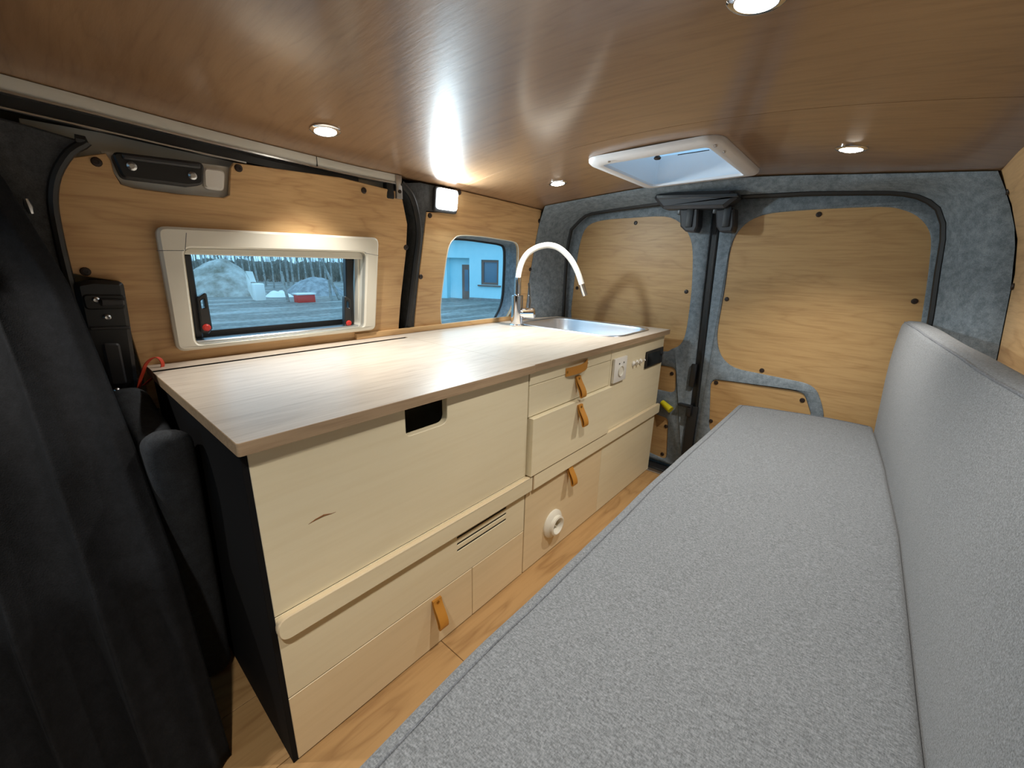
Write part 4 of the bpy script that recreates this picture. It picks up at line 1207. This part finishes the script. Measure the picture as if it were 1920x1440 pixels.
MB().plate(rect(dm - 0.09, GZ + 0.35, dm + 0.09, h_door[0][1] - 0.2), [], -0.24, -0.225, house_map).obj('door_glass', house_glass, dl)
hw = MB().plate(Wn, [rect(h_win[0][0] + 0.09, h_win[2][1] + 0.09, h_win[1][0] - 0.09, h_win[0][1] - 0.09)], -0.14, -0.05, house_map).obj('house_window', brown_door, house)
MB().plate(Wn, [], -0.12, -0.10, house_map).obj('window_pane', house_glass, hw)
MB().plate(rect(h_win[0][0] - 0.12, h_win[2][1] - 0.06, h_win[1][0] + 0.12, h_win[2][1] - 0.01), [], -0.1, 0.08, house_map).obj('window_sill', brown_door, hw)
MB().plate([(h_rec[1][0], GZ - 0.1), (7, GZ - 0.1), (7, GZ + 0.12), (h_rec[1][0], GZ + 0.12)], [], 0.0, 0.03, house_map).obj('plinth', plinth_m, house)
MB().plate([(-0.9, EAVE), (7.3, EAVE), (7.3, EAVE + 0.16), (-0.9, EAVE + 0.16)], [], -0.5, 0.35, house_map).obj('eaves_board', fascia_m, house)
MB().loft([[house_map(-0.9, EAVE + 0.16, 0.4), house_map(7.3, EAVE + 0.16, 0.4)], [house_map(-0.9, EAVE + 2.2, -4.0), house_map(7.3, EAVE + 2.2, -4.0)], [house_map(-0.9, EAVE + 0.16, -8), house_map(7.3, EAVE + 0.16, -8)]], closed=False).obj('house_roof', tile_m, house, flip_fix=False)

# forest edge: bare trees, with brush and a dark bank behind
def tree_mesh(seed):
    rnd = random.Random(seed)
    b = MB()
    h = rnd.uniform(5.5, 8)
    lean = rnd.uniform(-.12, .12)
    pts = [(lean * k / 5 + rnd.uniform(-.05, .05), rnd.uniform(-.06, .06), h * k / 5) for k in range(6)]
    b.tube(pts, [0.05, 0.045, 0.038, 0.03, 0.022, 0.01], 6)
    for i in range(14):
        t = rnd.uniform(0.18, 0.95)
        z = h * t
        a = rnd.uniform(0, 6.28)
        L = rnd.uniform(0.25, 0.65) * (1.1 - t * 0.5)
        x0 = lean * t
        b.tube([(x0, 0, z), (x0 + math.cos(a) * L * .5, math.sin(a) * L * .5, z + L * .35), (x0 + math.cos(a) * L, math.sin(a) * L, z + L * .9)], [0.022, 0.014, 0.005], 4)
    return b
protos = []
for s_ in range(4):
    o = tree_mesh(40 + s_).obj('bare_tree', bark_m, None, 60)
    tag(o, 'bare thin tree at the edge of the wood outside', 'tree', 'bare trees along the forest edge')
    protos.append(o)
rnd = random.Random(3)
k = 0
for i in range(45):
    a = R(147 + (i // 3) / 14 * 31 + (i % 3) * 0.7 + rnd.uniform(-.25, .25))
    d = 24.5 + 3 * (i % 3) + rnd.uniform(-.6, .6)
    x, y = math.cos(a) * d, math.sin(a) * d
    o = protos[k % 4] if k < 4 else protos[k % 4].copy()
    if k >= 4: COL.objects.link(o)
    o.location = (x, y, GZ - 0.1)
    o.rotation_euler = (0, 0, rnd.uniform(0, 6.28))
    sc = rnd.uniform(0.8, 1.25)
    o.scale = (sc, sc, sc)
    k += 1
bb_ = MB()
for i in range(4200):
    a = R(rnd.uniform(145, 181))
    d = rnd.uniform(32, 42)
    x, y = math.cos(a) * d, math.sin(a) * d
    h = rnd.uniform(0.5, 1.5) if i % 4 else rnd.uniform(1.2, 3.2)
    w = rnd.uniform(0.012, 0.04)
    lx, ly = rnd.uniform(-.35, .35), rnd.uniform(-.35, .35)
    tx, ty = -math.sin(a) * w, math.cos(a) * w
    bb_.add([(x - tx, y - ty, GZ - .1), (x + tx, y + ty, GZ - .1), (x + w * .8, y, GZ - .1), (x + lx, y + ly, GZ + h)], [(0, 1, 3), (1, 2, 3), (2, 0, 3)])
br = bb_.obj('undergrowth', brush_m, None, 0, flip_fix=False)
br['kind'] = 'stuff'; br['label'] = 'tangled leafless brush along the wood outside'; br['category'] = 'undergrowth'
def bank(u, v):
    a = R(143 + 42 * u)
    d = 43 + 8 * v
    h = (1.30 + 0.5 * noise.noise(Vector((u * 30, 0, 0))) + 0.4 * noise.noise(Vector((u * 90, 1, 0)))) * math.sin(math.pi * min(0.5, v))
    return (math.cos(a) * d, math.sin(a) * d, GZ - 0.1 + h)
structure('hill', 'dark wooded bank behind the bare trees', MB().grid(bank, 160, 6), bank_m, smooth=80)
